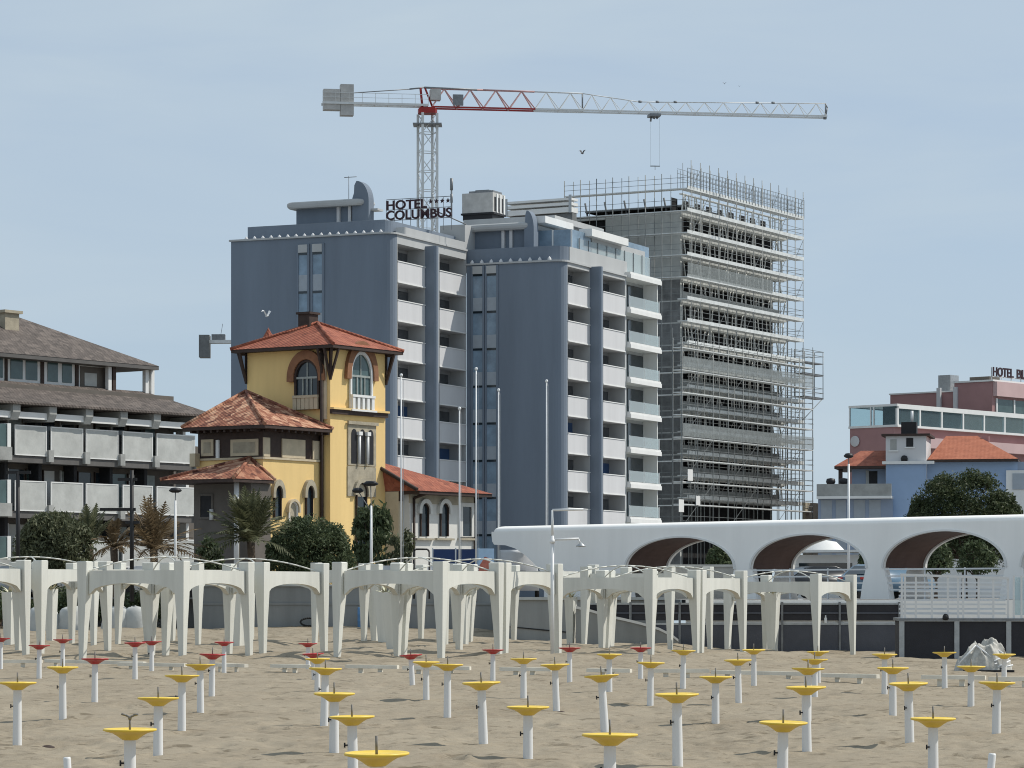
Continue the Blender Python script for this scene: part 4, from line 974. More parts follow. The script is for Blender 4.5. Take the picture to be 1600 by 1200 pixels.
# roof of block one
def roofbox(name, m, x0, x1, y0, y1, z0, z1, r=.7, corners=('fr',)):
    b = MB(); b.prism(rounded(x0, x1, y0, y1, r, corners), z0, z1); return b.build(name, m, hot)
MB().prism(rounded(L1 - .12, .14, -.14, 13.6, .95, ('fr',)), zt1, zt1 + .14).build('cornice', M['hotel_lt'], hot)
pa = H.lx(387, 1.0); pz = H.z(350, -8, 1.0)
roofbox('roof_parapet', M['hotel'], pa, -.9, 1.0, 13.5, zt1 + .14, pz, 1.1)
MB().box(pa + .2, -1.2, 1.3, 13.4, pz, pz + .05).build('roof_deck', M['conc'], hot)
b = MB()
for i in range(17):
    x = pa + .2 + i * (abs(pa) - .6) / 17; b.lathe([(.16, 0), (.14, .12), (.02, .26), (0, .26)], 8, (x, .42, zt1 + .14))
b.build('cornice_spotlights', M['panel'], hot)
qa, qb = H.lx(463, 3.0), H.lx(562, 3.0); qz = H.z(322, qb, 3.0)
roofbox('roof_penthouse', M['hotel'], qa, qb, 3.0, 4.2, pz + .05, qz, .3)
for q in (1.9, .9): MB().box(qb - q, qb - q + .25, 2.75, 2.99, pz + .05, qz).build('penthouse_column', M['panel'], hot)
def slab(x0, x1, y0, y1, z0, z1, m=M['hotel_lt']):
    P = rounded(x0, x1, y0, y1, .6, ('fr', 'fl')); n = len(P); cx_, cy_ = (x0 + x1) / 2, (y0 + y1) / 2
    sh = lambda k: [(x + (cx_ - x) * k, y + (cy_ - y) * k) for x, y in P]
    lv = [(sh(.06), z0), (sh(.015), z0 + (z1 - z0) * .25), (sh(0), z0 + (z1 - z0) * .55), (sh(.01), z0 + (z1 - z0) * .85), (sh(.05), z1)]
    b = MB(); vs = [(x, y, z) for Q, z in lv for x, y in Q]
    b.add(vs, [(k * n + i, k * n + (i + 1) % n, k * n + n + (i + 1) % n, k * n + n + i) for k in range(4) for i in range(n)] + [tuple(range(n)), tuple(range(4 * n, 5 * n))]); return b.build('roof_slab', m, hot)
slab(H.lx(444, 2.2), H.lx(566, 2.2), 2.2, 4.4, qz, H.z(311, -5, 2.2))
def fin(px0, px1, ytop, y, zb, label=None, n=10):
    x0, x1 = H.lx(px0, y), H.lx(px1, y); zt = H.z(ytop, x0, y); h = zt - zb; w = x1 - x0
    P = [(x0, zb), (x1, zb), (x1, zb + h * .52)] + [(x0 + w * (.25 + .75 * math.cos(a)), zb + h * .52 + h * .48 * math.sin(a)) for a in [i * PI / 2 / n for i in range(1, n + 1)]] + [(x0 + w * .12, zt - h * .10), (x0 + w * .10, zt - h * .28), (x0, zt - h * .40)]
    MB().poly(FF(y), P, 0, -.9).build('roof_fin', M['hotel'], hot)
fin(550.5, 576, 283, 2.6, pz + .05)
MB().tube((H.lx(545, 4), 4, qz), (H.lx(545, 4), 4, H.z(273, -4, 4)), .03, n=6).tube((H.lx(538, 4), 4, H.z(275, -4, 4)), (H.lx(557, 4), 4, H.z(275, -4, 4)), .03, n=6).build('aerial', M['steeld'], hot)
box('bracket_slab', M['hotel_lt'], hot, H.lx(573, 3), H.lx(590, 3), 3, 4, H.z(327.5, -2, 3), H.z(324.5, -2, 3))
# upper plant room behind, roof slab, sign
MB().prism(rounded(-2.5, -.15, 13.7, 20, .3, ('fl',)), zt2, H.z(352, -1, 14)).prism([(-.149, 21), (4.5, 21), (4.5, 30), (-.149, 30)], zt2, H.z(352, -1, 21)).build('plant_room', M['hotel_lt'], hot)
MB().box(-3.4, 4.9, 20.4, 31, H.z(352, -1, 21) + .01, H.z(342, 0, 21)).build('upper_roof', M['hotel_lt'], hot)
roofbox('side_parapet', M['hotel_lt'], -.72, .05, 2.2, 13.3, zt1 + .142, H.z(362, 0, 5.5), .3)
# sign
ys = 9.0; sx0, sx1 = H.lx(603, ys), H.lx(705, ys); zs0, zs1, zs2 = H.z(340, -1, ys), H.z(324.5, -1, ys), H.z(309, -1, ys)
sg = thing('hotel_sign', (0, 0, 0), 0, 'dark letters HOTEL COLUMBUS standing on the grey hotel roof', 'sign')
sg.location = (*H.w(0, 0), 0); sg.rotation_euler = (0, 0, -H.th)
def fit(body, x0, x1, z, hgt, nm='sign_letters'):
    o = text_mesh(nm, body, hgt / .70, .05, M['letter'], sg, (x0, ys, z), (PI / 2, 0, 0))
    w = max(v.co.x for v in o.data.vertices) - min(v.co.x for v in o.data.vertices); o.scale = ((x1 - x0) / w, 1, 1)
fit('HOTEL', sx0, H.lx(666, ys), zs1 + .04, zs2 - zs1 - .10); fit('COLUMBUS', sx0, sx1, zs0, zs1 - zs0 - .08)
for i in range(4):
    cx_, cz_ = H.lx(673 + i * 9, ys), zs2 - .30; P = []
    for k in range(10):
        a = PI / 2 + k * PI / 5; rr = .20 if k % 2 == 0 else .085; P.append((cx_ + rr * math.cos(a), cz_ + rr * math.sin(a)))
    MB().poly(FF(ys), P, -.05, .05).build('sign_star', M['letter'], sg)
b = MB()
for z in (zs0 - .05, zs1 + .0, zs2 + .05): b.box(sx0, sx1, ys + .08, ys + .13, z - .025, z + .025)
for i in range(9): x = sx0 + (sx1 - sx0) * i / 8; b.box(x - .02, x + .02, ys + .06, ys + .08, pz, zs2)
b.tube((sx0 + 4.2, ys + .1, zs0 + .6), (sx1 + .6, ys + 1.5, zs0 - .5), .05, n=6)
b.build('sign_frame', M['steeld'], sg)
o = MB().tube((0, 0, -1.2), (0, 0, 1.9), .07, n=6).tube((0, 0, 1.0), (0, 0, 1.95), .13, n=8).tube((0, 0, .0), (0, 0, .7), .11, n=8).build('antenna_mast', M['steeld'], None, (*H.w(H.lx(705.5, 12), 12), H.z(316, 0, 12))); tag(o, 'grey antenna mast on the hotel roof right of the sign', 'antenna')
# air conditioning plant
AC = Fr(770, 258, 24); u = fthing('roof_cooling_unit', AC, 'big pale grey cooling plant box standing on the hotel roof right of the sign', 'cooling unit')
a0 = AC.lx(722, 0); d0 = AC.ly(789, 0); zb, zt = AC.z(331, 0, 0), AC.z(300, 0, 0)
MB().box(a0, 0, 0, d0, zb, zt).build('casing', M['weight'], u)
for q in (.12, .40, .68): MB().rect(RF(0), d0 * q, d0 * (q + .14), zb + .1, zt - .35, -.02, .012).build('dark_louvre', M['black'], u)
for q in (.27, .55, .85): MB().rect(RF(0), d0 * q, d0 * (q + .1), zb + .02, zt - .05, 0, .08).build('corner_panel', M['white'], u)
MB().box(a0 + .5, -.1, .3, d0 - .4, zt + .01, zt + .2).box(a0 + 1.0, -.6, .5, d0 - 1, zt + .21, zt + .3).build('fan_deck', M['steeld'], u)
MB().box(a0 + .05, -.05, .05, d0 - .05, zb - .62, zb - .16).box(a0 - .1, .1, -.05, d0, zb - .16, zb - .005).build('plinth', M['black'], u)
# roof of block two
y = T2y
MB().prism(rounded(-.0, T2x + .14, y - .14, k1, .95, ('fr',)), zt2, zt2 + .14).build('cornice', M['hotel_lt'], hot)
z2 = H.z(386, 5, y + .4)
roofbox('roof_parapet', M['hotel'], -.1, T2x - .2, y + .35, k1 + .5, zt2 + .141, z2, 1.3)
MB().box(T2x - .199, T2x - .14, y + 1.7, k1 + .52, zt2 + .142, z2 + .02).build('parapet_sunlit_skin', M['hotel_lt'], hot)  # sunlit look of this side put into a paler skin
b = MB()
for i in range(9): b.lathe([(.18, 0), (.15, .13), (.02, .30), (0, .30)], 8, (.5 + i * .85, y + .05, zt2 + .14))
b.build('cornice_spotlights', M['panel'], hot)
pq0, pq1 = H.lx(734, y + 2), H.lx(803, y + 2); zq = H.z(360, pq1, y + 2)
roofbox('roof_penthouse', M['hotel'], pq0, pq1 + 1.2, y + 2, y + 6, z2 - .1, zq, .3)
for q in (1.0, .3): MB().box(pq1 - q, pq1 - q + .25, y + 1.75, y + 1.99, z2 - .1, zq).build('penthouse_column', M['panel'], hot)
slab(H.lx(716, y + 1.3), H.lx(826, y + 1.3), y + 1.3, y + 7, zq, H.z(349, 2, y + 1.3))
fin(819, 834, 329, y + 1.5, z2 - .1)
GB = y + 3.2; gx0, gx1 = H.lx(838, GB), H.lx(893, GB)
MB().box(gx0, gx1, GB, GB + 4, z2 - .1, H.z(358, gx1, GB)).build('glazed_lobby', M['glassb'], hot)
for q in (0, .47, 1): x = gx0 + (gx1 - gx0) * q; MB().box(x - .06, x + .06, GB - .05, GB - .003, z2 - .1, H.z(358, gx1, GB)).build('lobby_mullion', M['white'], hot)
def canopy(px0, px1, px2, py0, py2, y, thick, m):
    """flat canopy whose front edge runs px0-px1 and whose right edge recedes to px2"""
    x0, x1 = H.lx(px0, y), H.lx(px1, y); zc = H.z(py0, x1, y); y2 = H.ly(px2, x1)
    MB().box(x0, x1, y, y2, zc - thick, zc).build('white_canopy', m, hot)
canopy(830, 852, 896, 337, 352, y + 2.6, .55, M['white']); canopy(832, 905, 908, 0, 0, y + 8, .1, M['hotel_lt']) if False else None
canopy(905, 925, 982, 357, 375, y + 6.0, .6, M['white'])
MB().box(H.lx(896, y + 7.5), H.lx(925, y + 7.5), y + 7.5, k2 - 1.2, z2 - 1, H.z(372, 6, y + 7.5)).build('roof_room', M['hotel_lt'], hot)
zr0 = H.z(412, T2x, k1); 
MB().box(T2x - .62, T2x - .55, y + 4.5, k2, zt2 + .1, zt2 + 2.3).build('glass_balustrade', M['rail'], hot)
for i in range(9): yy = y + 4.6 + i * (k2 - y - 4.7) / 8; MB().box(T2x - .549, T2x - .49, yy - .03, yy + .03, zt2 + .1, zt2 + 2.35).build('balustrade_post', M['steeld'], hot)
MB().box(T2x - 4, T2x - .64, k1 + 2.0, k2 - .2, zt2 + .1, zt2 + 3.2).build('roof_lobby_glass', M['glassb'], hot)
# ================================================================ yellow villa
V = Fr(516, 148, 34); vil = fthing('yellow_villa', V, 'yellow villa with a square tower, tiled roofs and a lower tiled wing on each side', 'villa')
x0 = V.lx(386, 0); y1 = V.ly(602, 0); ze = V.z(548, 0, 0)
box('tower_wall', M['yellow'], vil, x0, 0, 0, y1, GZ - .5, ze + .25)
def pyramid(name, x0, x1, y0, y1, z0, zt, m, apex=None, soff=.16, fm=M['brown'], gut=True, ridge=True):
    ax, ay = apex or ((x0 + x1) / 2, (y0 + y1) / 2); b = MB(); c = [(x0, y0, z0), (x1, y0, z0), (x1, y1, z0), (x0, y1, z0)]
    for i in range(4): b.face([c[i], c[(i + 1) % 4], (ax, ay, zt)])
    o = b.build(name, m, vil if not isinstance(gut, bpy.types.Object) else gut, fix=True); P = o.parent
    box('eave_soffit', fm, P, x0 + .03, x1 - .03, y0 + .03, y1 - .03, z0 - soff, z0 - .004)
    if ridge:
        r = MB()
        for q in c: r.tube((q[0], q[1], z0 + .03), (ax, ay, zt + .03), .09, n=6)
        r.build('ridge_tiles', m, o)
    return o
ov = 1.15; zpk = V.z(505, x0 / 2, y1 / 2)
pyramid('tower_roof', x0 - .62, .60, -.55, y1 + .75, ze + .26, zpk, M['roofred'])
# eave brackets at the tower corners
for (cx_, cy_, dx, dy) in ((0, 0, -1, 0), (0, 0, 1, 0), (0, 0, 0, -1), (x0, 0, -1, 0), (x0, 0, 0, -1), (0, y1, 1, 0), (0, y1, 0, 1), (0, 0, .6, -.6)):
    b = MB(); px_, py_ = cx_ + (.03 if cx_ == 0 else -.03), cy_ + (-.03 if cy_ == 0 else .03)
    if dx == -1 and cx_ == 0: px_, py_ = -.35, -.06; dx, dy = 0, -1
    b.tube((px_, py_, ze - 1.35), (px_ + dx * .50, py_ + dy * .50, ze + .1), .07, n=4).tube((px_, py_, ze - 1.4), (px_, py_, ze + .1), .07, n=4).tube((px_, py_, ze + .02), (px_ + dx * .52, py_ + dy * .52, ze + .04), .06, n=4)
    b.build('eave_bracket', M['brown'], vil)
MB().box(x0 / 2 - .9, x0 / 2 - .2, y1 / 2 - .3, y1 / 2 + .4, zpk - .3, zpk + .45).box(x0 / 2 - .98, x0 / 2 - .12, y1 / 2 - .38, y1 / 2 + .48, zpk + .451, zpk + .56).build('chimney', M['brown'], vil)
b = MB(); q = V.lx(425, y1 + .2); zz = V.z(515, q, y1); 
for i in range(8):
    a, c = i * PI / 4, (i + 1) * PI / 4; b.face([(q + .55 * math.cos(a), y1 - .1 + .55 * math.sin(a), zz - .9), (q + .55 * math.cos(c), y1 - .1 + .55 * math.sin(c), zz - .9), (q, y1 - .1, zz + .1)])
b.build('roof_finial', M['roofred'], vil)
def arched(m, u, w, sill, spring, pm, tm, tw, parent, ball=True, bars=True, steep=1.0):
    """recessed look: dark glass set between a proud frame, an arched hood over it, a balustrade before it"""
    n = 16; arc = [(u + w * math.cos(PI - PI * i / n), spring + w * steep * math.sin(PI * i / n)) for i in range(n + 1)]
    win = MB(); win.poly(m, [(u - w, sill)] + arc + [(u + w, sill)], .0, .02); win = win.build('arched_window', pm, parent)
    wi, wo = w, w + tw; inn = [(u - wi, sill)] + arc + [(u + wi, sill)]
    k0 = w * .86; ai = [(u - k0, sill)] + [(u + k0 * math.cos(PI - PI * i / n), spring + k0 * steep * math.sin(PI * i / n)) for i in range(n + 1)] + [(u + k0, sill)]
    f = MB(); f.ring(m, ai, inn, .021, .12); f.build('window_frame', M['brown'] if pm is M['glass'] else M['white'], win)
    ao = [(u + wo * math.cos(PI - PI * i / n), spring + wo * steep * math.sin(PI * i / n)) for i in range(n + 1)]
    t_ = MB(); t_.ring(m, [(u + (w + .01) * math.cos(PI - PI * i / n), spring + (w + .01) * steep * math.sin(PI * i / n)) for i in range(n + 1)], ao, .0, .20)
    t_.rect(m, u - wo, u - w - .01, spring - .18, spring - .002, 0, .2).rect(m, u + w + .01, u + wo, spring - .18, spring - .002, 0, .2); t_.build('arch_hood', tm, win)
    if bars:
        g = MB()
        for q in (-.34, 0, .34): g.rect(m, u + q * w - .03, u + q * w + .03, sill + .1, spring, .021, .07)
        g.rect(m, u - k0, u + k0, spring - .06, spring + .04, .021, .08)
        for q in (.5,): g.rect(m, u - .03, u + .03, spring + .041, spring + w * steep * .84, .021, .06)
        g.build('glazing_bars', M['curtain'], win)
    return win
# right face of the tower: tall window with balustrade, belt, three lancets, stone panel, small arch
m = RF(0); uc = V.ly(562.5, 0); w = (V.ly(581, 0) - V.ly(544, 0)) / 2 - .05
arched(m, uc, w, V.z(640, 0, uc), V.z(588, 0, uc), M['glassg'], M['trim'], .36, vil, steep=1.35)
b = MB(); zb, zt = V.z(641, 0, uc), V.z(619, 0, uc)
for i in range(5): q = uc - w * .85 + i * w * .425; b.rect(m, q - .10, q + .10, zb, zt, .12, .24)
b.rect(m, uc - w, uc + w, zt - .08, zt + .04, .10, .27); b.rect(m, uc - w - .1, uc + w + .1, zb - .08, zb + .01, .1, .3); b.build('balustrade', M['white'], vil)
MB().rect(m, -.04, y1 + .04, V.z(650, 0, uc), V.z(643, 0, uc), 0, .16).build('belt_dark_band', M['brown'], vil)  # dark brown band under the belt course
MB().rect(m, -.05, y1 + .05, V.z(643, 0, uc) + .001, V.z(640, 0, uc), 0, .25).build('belt_course', M['yellow'], vil)
l0, l1 = V.ly(545, 0), V.ly(584, 0)
MB().rect(m, l0 - .12, l1 + .12, V.z(728, 0, uc), V.z(664, 0, uc), 0, .06).build('lancet_surround', M['stone'], vil)
MB().rect(m, l0 - .2, l1 + .2, V.z(664, 0, uc), V.z(659, 0, uc), .061, .16).build('lancet_hood', M['stone'], vil)
for i in range(3):
    q = l0 + (l1 - l0) * (i + .5) / 3; ww = (l1 - l0) / 6 * .66; n = 8; sp = V.z(680, 0, uc)
    MB().poly(m, [(q - ww, V.z(725, 0, uc))] + [(q + ww * math.cos(PI - PI * k / n), sp + ww * 1.3 * math.sin(PI * k / n)) for k in range(n + 1)] + [(q + ww, V.z(725, 0, uc))], .062, .075).build('lancet_window', M['black'], vil)
for i in (1, 2):
    q = l0 + (l1 - l0) * i / 3; b = MB(); c_ = m(q, 0, .14); b.tube((c_[0], c_[1], V.z(725, 0, uc)), (c_[0], c_[1], sp), .075, n=8).rect(m, q - .14, q + .14, sp - .02, sp + .16, .076, .24); b.build('lancet_column', M['white'], vil)
MB().rect(m, l0 - .15, l1 + .12, V.z(776, 0, uc), V.z(729, 0, uc), 0, .05).build('stone_panel', M['stone'], vil)
arched(m, V.ly(563, 0), .42, GZ + .5, V.z(768, 0, uc), M['glass'], M['stone'], .22, vil, bars=False)
# left face of the tower
m = FF(0); uc = V.lx(481, 0); w = (V.lx(500, 0) - V.lx(461.5, 0)) / 2
arched(m, uc, w, V.z(640, uc, 0), V.z(590, uc, 0), M['glass'], M['trim'], .40, vil, steep=1.15)
b = MB(); zb, zt = V.z(640, uc, 0), V.z(619.5, uc, 0)
for i in range(6): q = uc - w * .85 + i * w * .34; b.rect(m, q - .11, q + .11, zb, zt, .13, .24)
b.rect(m, uc - w, uc + w, zt - .08, zt + .05, .1, .27); b.build('balustrade', M['cream'], vil)
MB().rect(m, -.34, -.18, V.z(655, 0, 0), ze, 0, .10).build('corner_strip', M['cream'], vil)
MB().tube((-.42, -.12, GZ), (-.42, -.12, ze + .1), .09, n=8).build('downpipe', M['brown'], vil)
# body: wing standing forward of the tower
by = V.ly(411, -.55) ; bx1 = -.55
bxl = V.lx(307, by); bz = V.z(671, bx1, by)
zsil = V.z(717, bx1, by); 
MB().box(bxl, bx1, by, -.02, GZ - .5, zsil).build('body_wall', M['yellow'], vil)
MB().box(bxl + .05, bx1 - .05, by + .05, -.02, zsil, bz).build('attic_wall', M['brown'], vil)
MB().rect(FF(by), bxl + .05, bx1 - .02, GZ, V.z(738, bx1, by), -.0, .03).build('shaded_lower_wall', M['villad'], vil)  # shade of this face put into a grey-brown skin over the yellow
MB().rect(RF(bx1), by - .05, -.02, zsil + .002, zsil + .10, -.06, .08).rect(FF(by), bxl, bx1 + .08, zsil + .002, zsil + .10, -.06, .08).build('string_course', M['cream'], vil)
for a, c in ((412, 422), (441, 477), (489, 503)):
    MB().rect(RF(bx1 - .05), V.ly(a, bx1), V.ly(c, bx1), zsil + .12, V.z(686, bx1, by + 2), 0, .06).build('attic_panel', M['cream'], vil)
for a, c in ((314, 333), (360, 403)):
    xa, xc = V.lx(a, by), V.lx(c, by); z0_, z1_ = V.z(713, xa, by), V.z(687, xa, by)
    f = MB(); f.rect(FF(by + .05), xa, xc, z0_, z1_, 0, .05); f = f.build('attic_panel', M['cream'], vil)
    MB().rect(FF(by + .05), xa + .16, xc - .16, z0_ + .14, z1_ - .14, .051, .06).build('panel_inset', M['stone'], f)
MB().rect(FF(by + .05), V.lx(338, by), V.lx(342.5, by), zsil, V.z(685, bx1, by), 0, .1).build('attic_pilaster', M['white'], vil)
apx = V.lx(384, by + 3.0); zap = V.z(612, apx, by + 3.0)
pyramid('body_roof', bxl - .25, bx1 + .75, by - .8, .95 if False else -.03 + .0, bz + .18, zap, M['roofold'], apex=(apx, by + 3.0))
b = MB()
for i in range(9):
    yy = by + .2 + i * (-by - .4) / 8; b.box(bx1, bx1 + .6, yy - .06, yy + .06, bz - .1, bz + .02)
for i in range(10):
    xx = bxl + .2 + i * (bx1 - bxl - .4) / 9; b.box(xx - .06, xx + .06, by - .65, by, bz - .1, bz + .02)
b.build('rafter_ends', M['brown'], vil)
for px in (432, 481.5):
    q = V.ly(px, bx1); arched(RF(bx1), q, .26, V.z(812, bx1, q), V.z(772, bx1, q), M['glass'], M['stone'], .20, vil, bars=False, steep=1.5)
q = V.ly(456, bx1); arched(RF(bx1), q, .34, V.z(815, bx1, q), V.z(795, bx1, q), M['stone'], M['cream'], .12, vil, bars=False)
# porch at the lower left
pyl = by - 2.6; px1 = V.lx(369, pyl); pxl = V.lx(303, pyl + 1.1); pz_ = V.z(748, px1, pyl)
o = pyramid('porch_roof', V.lx(250, pyl - .5), px1 + .25, pyl - .5, by - .02, pz_, V.z(717, px1 - 2, by), M['roofold'], apex=(px1 - 1.2, by - .1))
MB().box(pxl, px1, pyl + 1.1, by - .04, GZ - .5, pz_ - .17).build('porch_wall', M['villad'], vil)
for px in (371.5, 366): MB().tube((V.lx(px, pyl + .5), pyl + (.4 if px > 370 else .7), GZ + 1.2), (V.lx(px, pyl + .5), pyl + (.4 if px > 370 else .7), pz_ - .16), .12, n=10).build('porch_column', M['white'] if px > 370 else M['cream'], vil)
MB().box(pxl, px1, pyl + .1, pyl + .35, GZ - .5, GZ + 1.2).build('porch_parapet', M['villad'], vil)
xa, xc = V.lx(314, pyl + 1.1), V.lx(331, pyl + 1.1); f = MB(); f.rect(FF(pyl + 1.1), xa, xc, V.z(807, xa, pyl), V.z(774, xa, pyl), .0, .02); f = f.build('porch_window', M['dark'], vil)
MB().ring(FF(pyl + 1.1), [(xa, V.z(807, xa, pyl)), (xc, V.z(807, xa, pyl)), (xc, V.z(774, xa, pyl)), (xa, V.z(774, xa, pyl))], [(xa - .1, V.z(807, xa, pyl) - .1), (xc + .1, V.z(807, xa, pyl) - .1), (xc + .1, V.z(774, xa, pyl) + .1), (xa - .1, V.z(774, xa, pyl) + .1)], 0, .06, True).build('window_frame', M['villad'], f)
MB().tube((V.lx(309, pyl), pyl + 1.0, V.z(812, xa, pyl)), (V.lx(309, pyl), pyl + 1.0, V.z(795, xa, pyl)), .1, n=8).build('wall_pipe', M['white'], vil)
MB().box(V.lx(310, by) - .17, V.lx(310, by) + .17, by - .45, by - .1, V.z(732, -8, by), V.z(712, -8, by)).build('porch_chimney', M['cream'], vil)
# white wing at the right
wy0 = y1 + .02; wx1 = 1.2
wxl = -3.0; wyE = V.ly(742, wx1); wyS = V.ly(640, wx1); wz1 = V.z(768, wx1, wyS)
MB().box(wxl, wx1, wyS, wyE, GZ - .5, wz1).build('wing_wall', M['villaw'], vil)
MB().box(wxl, wx1 - .4, wy0, wyS - .02, GZ - .5, wz1).build('wing_return_wall', M['cream'], vil)
MB().rect(RF(wx1), wyS - .05, wyE + .05, V.z(786, wx1, wyS), wz1 - .02, 0, .07).build('wing_frieze', M['stone'], vil)
MB().rect(RF(wx1 - .4), wy0, wyS - .07, V.z(783, wx1, wyS), wz1 - .02, 0, .05).build('timber_frieze', M['brown'], vil)
q = (wyS + wyE) / 2; b = MB(); ez = wz1 + .02; xr = wx1 + .9; r0, r1 = wy0 - .02, V.ly(771, wx1 + .9); xm = wx1 - 2.6; yr = V.ly(604, xm); zr_ = V.z(718, xm, yr)
P1, P2, P3, P4 = (xr - .5, r0, ez), (xr, wyS - .6, ez), (xr, r1, ez), (wxl - 1, r1, ez)
apx3 = (xm, wyS - .8, zr_ + .1)
b.face([P2, P3, apx3]); b.face([(xr, r0 + .0, ez), P2, apx3]); b.face([P3, P4, apx3]); b.face([P4, (wxl - 1, r0, ez), apx3]); b.face([(wxl - 1, r0, ez), (xr, r0, ez), apx3])
b.build('wing_roof', M['roofred'], vil)
MB().tube((P2[0], P2[1], ez + .04), (apx3[0], apx3[1], apx3[2] + .04), .10, n=6).build('ridge_tiles', M['brown'], vil)
box('wing_soffit', M['brown'], vil, wxl, xr - .05, r0 + .05, r1 - .05, ez - .16, ez - .004)
for i, px in enumerate((661.5, 692.5, 728)):
    q = V.ly(px, wx1)
    if i < 2: arched(RF(wx1), q, .34, V.z(838, wx1, q), V.z(797, wx1, q), M['glass'], M['villaw'], .22, vil, bars=False)
    else:
        f = MB().rect(RF(wx1), q - .4, q + .4, V.z(838, wx1, q), V.z(792, wx1, q), .0, .02).build('wing_window', M['glass'], vil); MB().ring(RF(wx1), [(q - .4, V.z(838, wx1, q)), (q + .4, V.z(838, wx1, q)), (q + .4, V.z(792, wx1, q)), (q - .4, V.z(792, wx1, q))], [(q - .65, V.z(839, wx1, q)), (q + .65, V.z(839, wx1, q)), (q + .65, V.z(792, wx1, q) + .2), (q - .65, V.z(792, wx1, q) + .2)], 0, .1, True).build('window_frame', M['villaw'], f)
    MB().rect(RF(wx1), q - .75, q + .75, V.z(844, wx1, q), V.z(841, wx1, q), 0, .18).build('window_sill', M['stone'], vil)
MB().path([(wx1 + .12, V.ly(644, wx1), GZ), (wx1 + .12, V.ly(644, wx1), V.z(778, wx1, wyS)), (wx1 + .8, V.ly(652, wx1), V.z(769, wx1, wyS))], .07, 6).build('downpipe', M['brown'], vil)
MB().tube((wx1 + .1, wyE - .1, GZ), (wx1 + .1, wyE - .1, wz1), .08, n=6).build('downpipe', M['brown'], vil)
b = MB().box(xm - .3, xm + .5, wyS - 1.0, wyS - .3, zr_ - .6, zr_ + .25); b.build('chimney', M['brown'], vil)
# ================================================================ left apartment building
B = Fr(20, 165, 36); ap = fthing('apartment_building', B, 'brown roofed apartment block with rows of pale panelled balconies at the left', 'apartment building')
yE = B.ly(305, 0); yS = -7.0
P_ = lambda py, px=160: B.z(py, 0, B.ly(px, 0))
fl = [P_(711.5, 160) if False else B.z(712, 0, 0)]             # foot of the top balcony row
z3 = B.z(711, 0, 0); z2f = B.z(798, 0, 0); z1f = z2f - (z3 - z2f)
box('core_wall', M['villad'], ap, -9, -1.3, yS, yE - .4, 0, B.z(592, -2.4, 0) - .25)
bay = (B.ly(281, 0) - B.ly(71, 0)) / (3.68); bay = B.ly(188, 0) - B.ly(133, 0)
y_b0 = B.ly(76, 0)
edges = [(B.ly(20, 0), B.ly(69, 0)), (B.ly(76, 0), B.ly(126, 0)), (B.ly(131, 0), B.ly(181, 0)), (B.ly(188, 0), B.ly(235, 0)), (B.ly(241, 0), B.ly(301, 0))]
w0 = edges[0][1] - edges[0][0]
for ri, zf in enumerate((z3, z2f, z1f)):
    MB().box(-1.4, .12, B.ly(10, 0), yE + .1, zf - .38, zf - .02).build('balcony_slab', M['brown'] if ri == 9 else M['fascia'], ap)
    for a, c in edges:
        zt = zf + 1.62
        p = MB().rect(RF(.18), a + .04, c - .04, zf + .06, zt - .04, -.06, .0).build('balcony_panel', M['concl'], ap)
        MB().rect(RF(.18), a, c, zf, zf + .06, -.07, .02).rect(RF(.18), a, c, zt - .04, zt + .02, -.07, .02).rect(RF(.18), a, a + .06, zf + .06, zt - .04, -.07, .015).rect(RF(.18), c - .06, c, zf + .06, zt - .04, -.07, .015).build('panel_edge', M['white'], p)
        MB().rect(RF(.10), c + .02, c + .40, zf - .30, zf + .35, -.2, .25).build('beam_end', M['conc'], ap)
    # back of the loggia: glass doors with pale curtains and dark gaps
    yy = B.ly(12, -1.3)
    for k in range(12):
        a = yy + k * 1.35; c = a + 1.0 + .2 * math.sin(k * 2.1 + ri)
        if c > yE - .6: break
        MB().rect(RF(-1.3), a, c, zf + .1, zf + 2.3, .0, .05).build('balcony_door', [M['curtain'], M['glass'], M['villaw'], M['glass'], M['glassg']][(k * 3 + ri) % 5], ap)
        MB().rect(RF(-1.3), a - .07, a - .002, zf + .1, zf + 2.35, 0, .09).build('door_frame', M['brown'] if k % 3 else M['white'], ap)
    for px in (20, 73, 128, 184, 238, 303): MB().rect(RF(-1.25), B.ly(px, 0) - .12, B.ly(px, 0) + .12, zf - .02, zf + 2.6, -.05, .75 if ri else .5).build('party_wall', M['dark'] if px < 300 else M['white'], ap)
# skirt roof over the top balconies
zA = B.z(628, 0.9, 0); zB = B.z(592, -2.4, 0); yN = B.ly(342, .9)
b = MB(); b.face([(.9, yS, zA), (.9, yN, zA), (-2.4, yE - 1.6, zB), (-2.4, yS, zB)]); b.face([(.9, yN, zA), (-8, yN, zA), (-2.4, yE - 1.6, zB)]); b.face([(.9, yS, zA - .12), (.9, yN, zA - .12), (-8, yN, zA - .12), (-8, yS, zA - .12)]); b.face([(.9, yS, zA), (.9, yN, zA), (.9, yN, zA - .12), (.9, yS, zA - .12)])
b.build('skirt_roof', M['roofgrey'], ap)
for px in (20, 77, 134, 188, 240, 305): yy = B.ly(px, .4); MB().poly(lambda u, v, d, yy=yy: (u, yy + d, v), [(-1.3, zA - .14), (.70, zA - .14), (.70, zA - .55), (.5, zA - .95), (-1.3, zA - .95)], -.28, .28).build('roof_beam', M['conc'], ap)
MB().rect(RF(.52), yS, yE + .9, zA - .86, zA - .50, -.10, -.0).build('roof_edge_board', M['white'], ap)
box('rear_wing', M['villad'], ap, -12, -2.2, yE - .39, yE + 9, 0, z3 + 1.2)
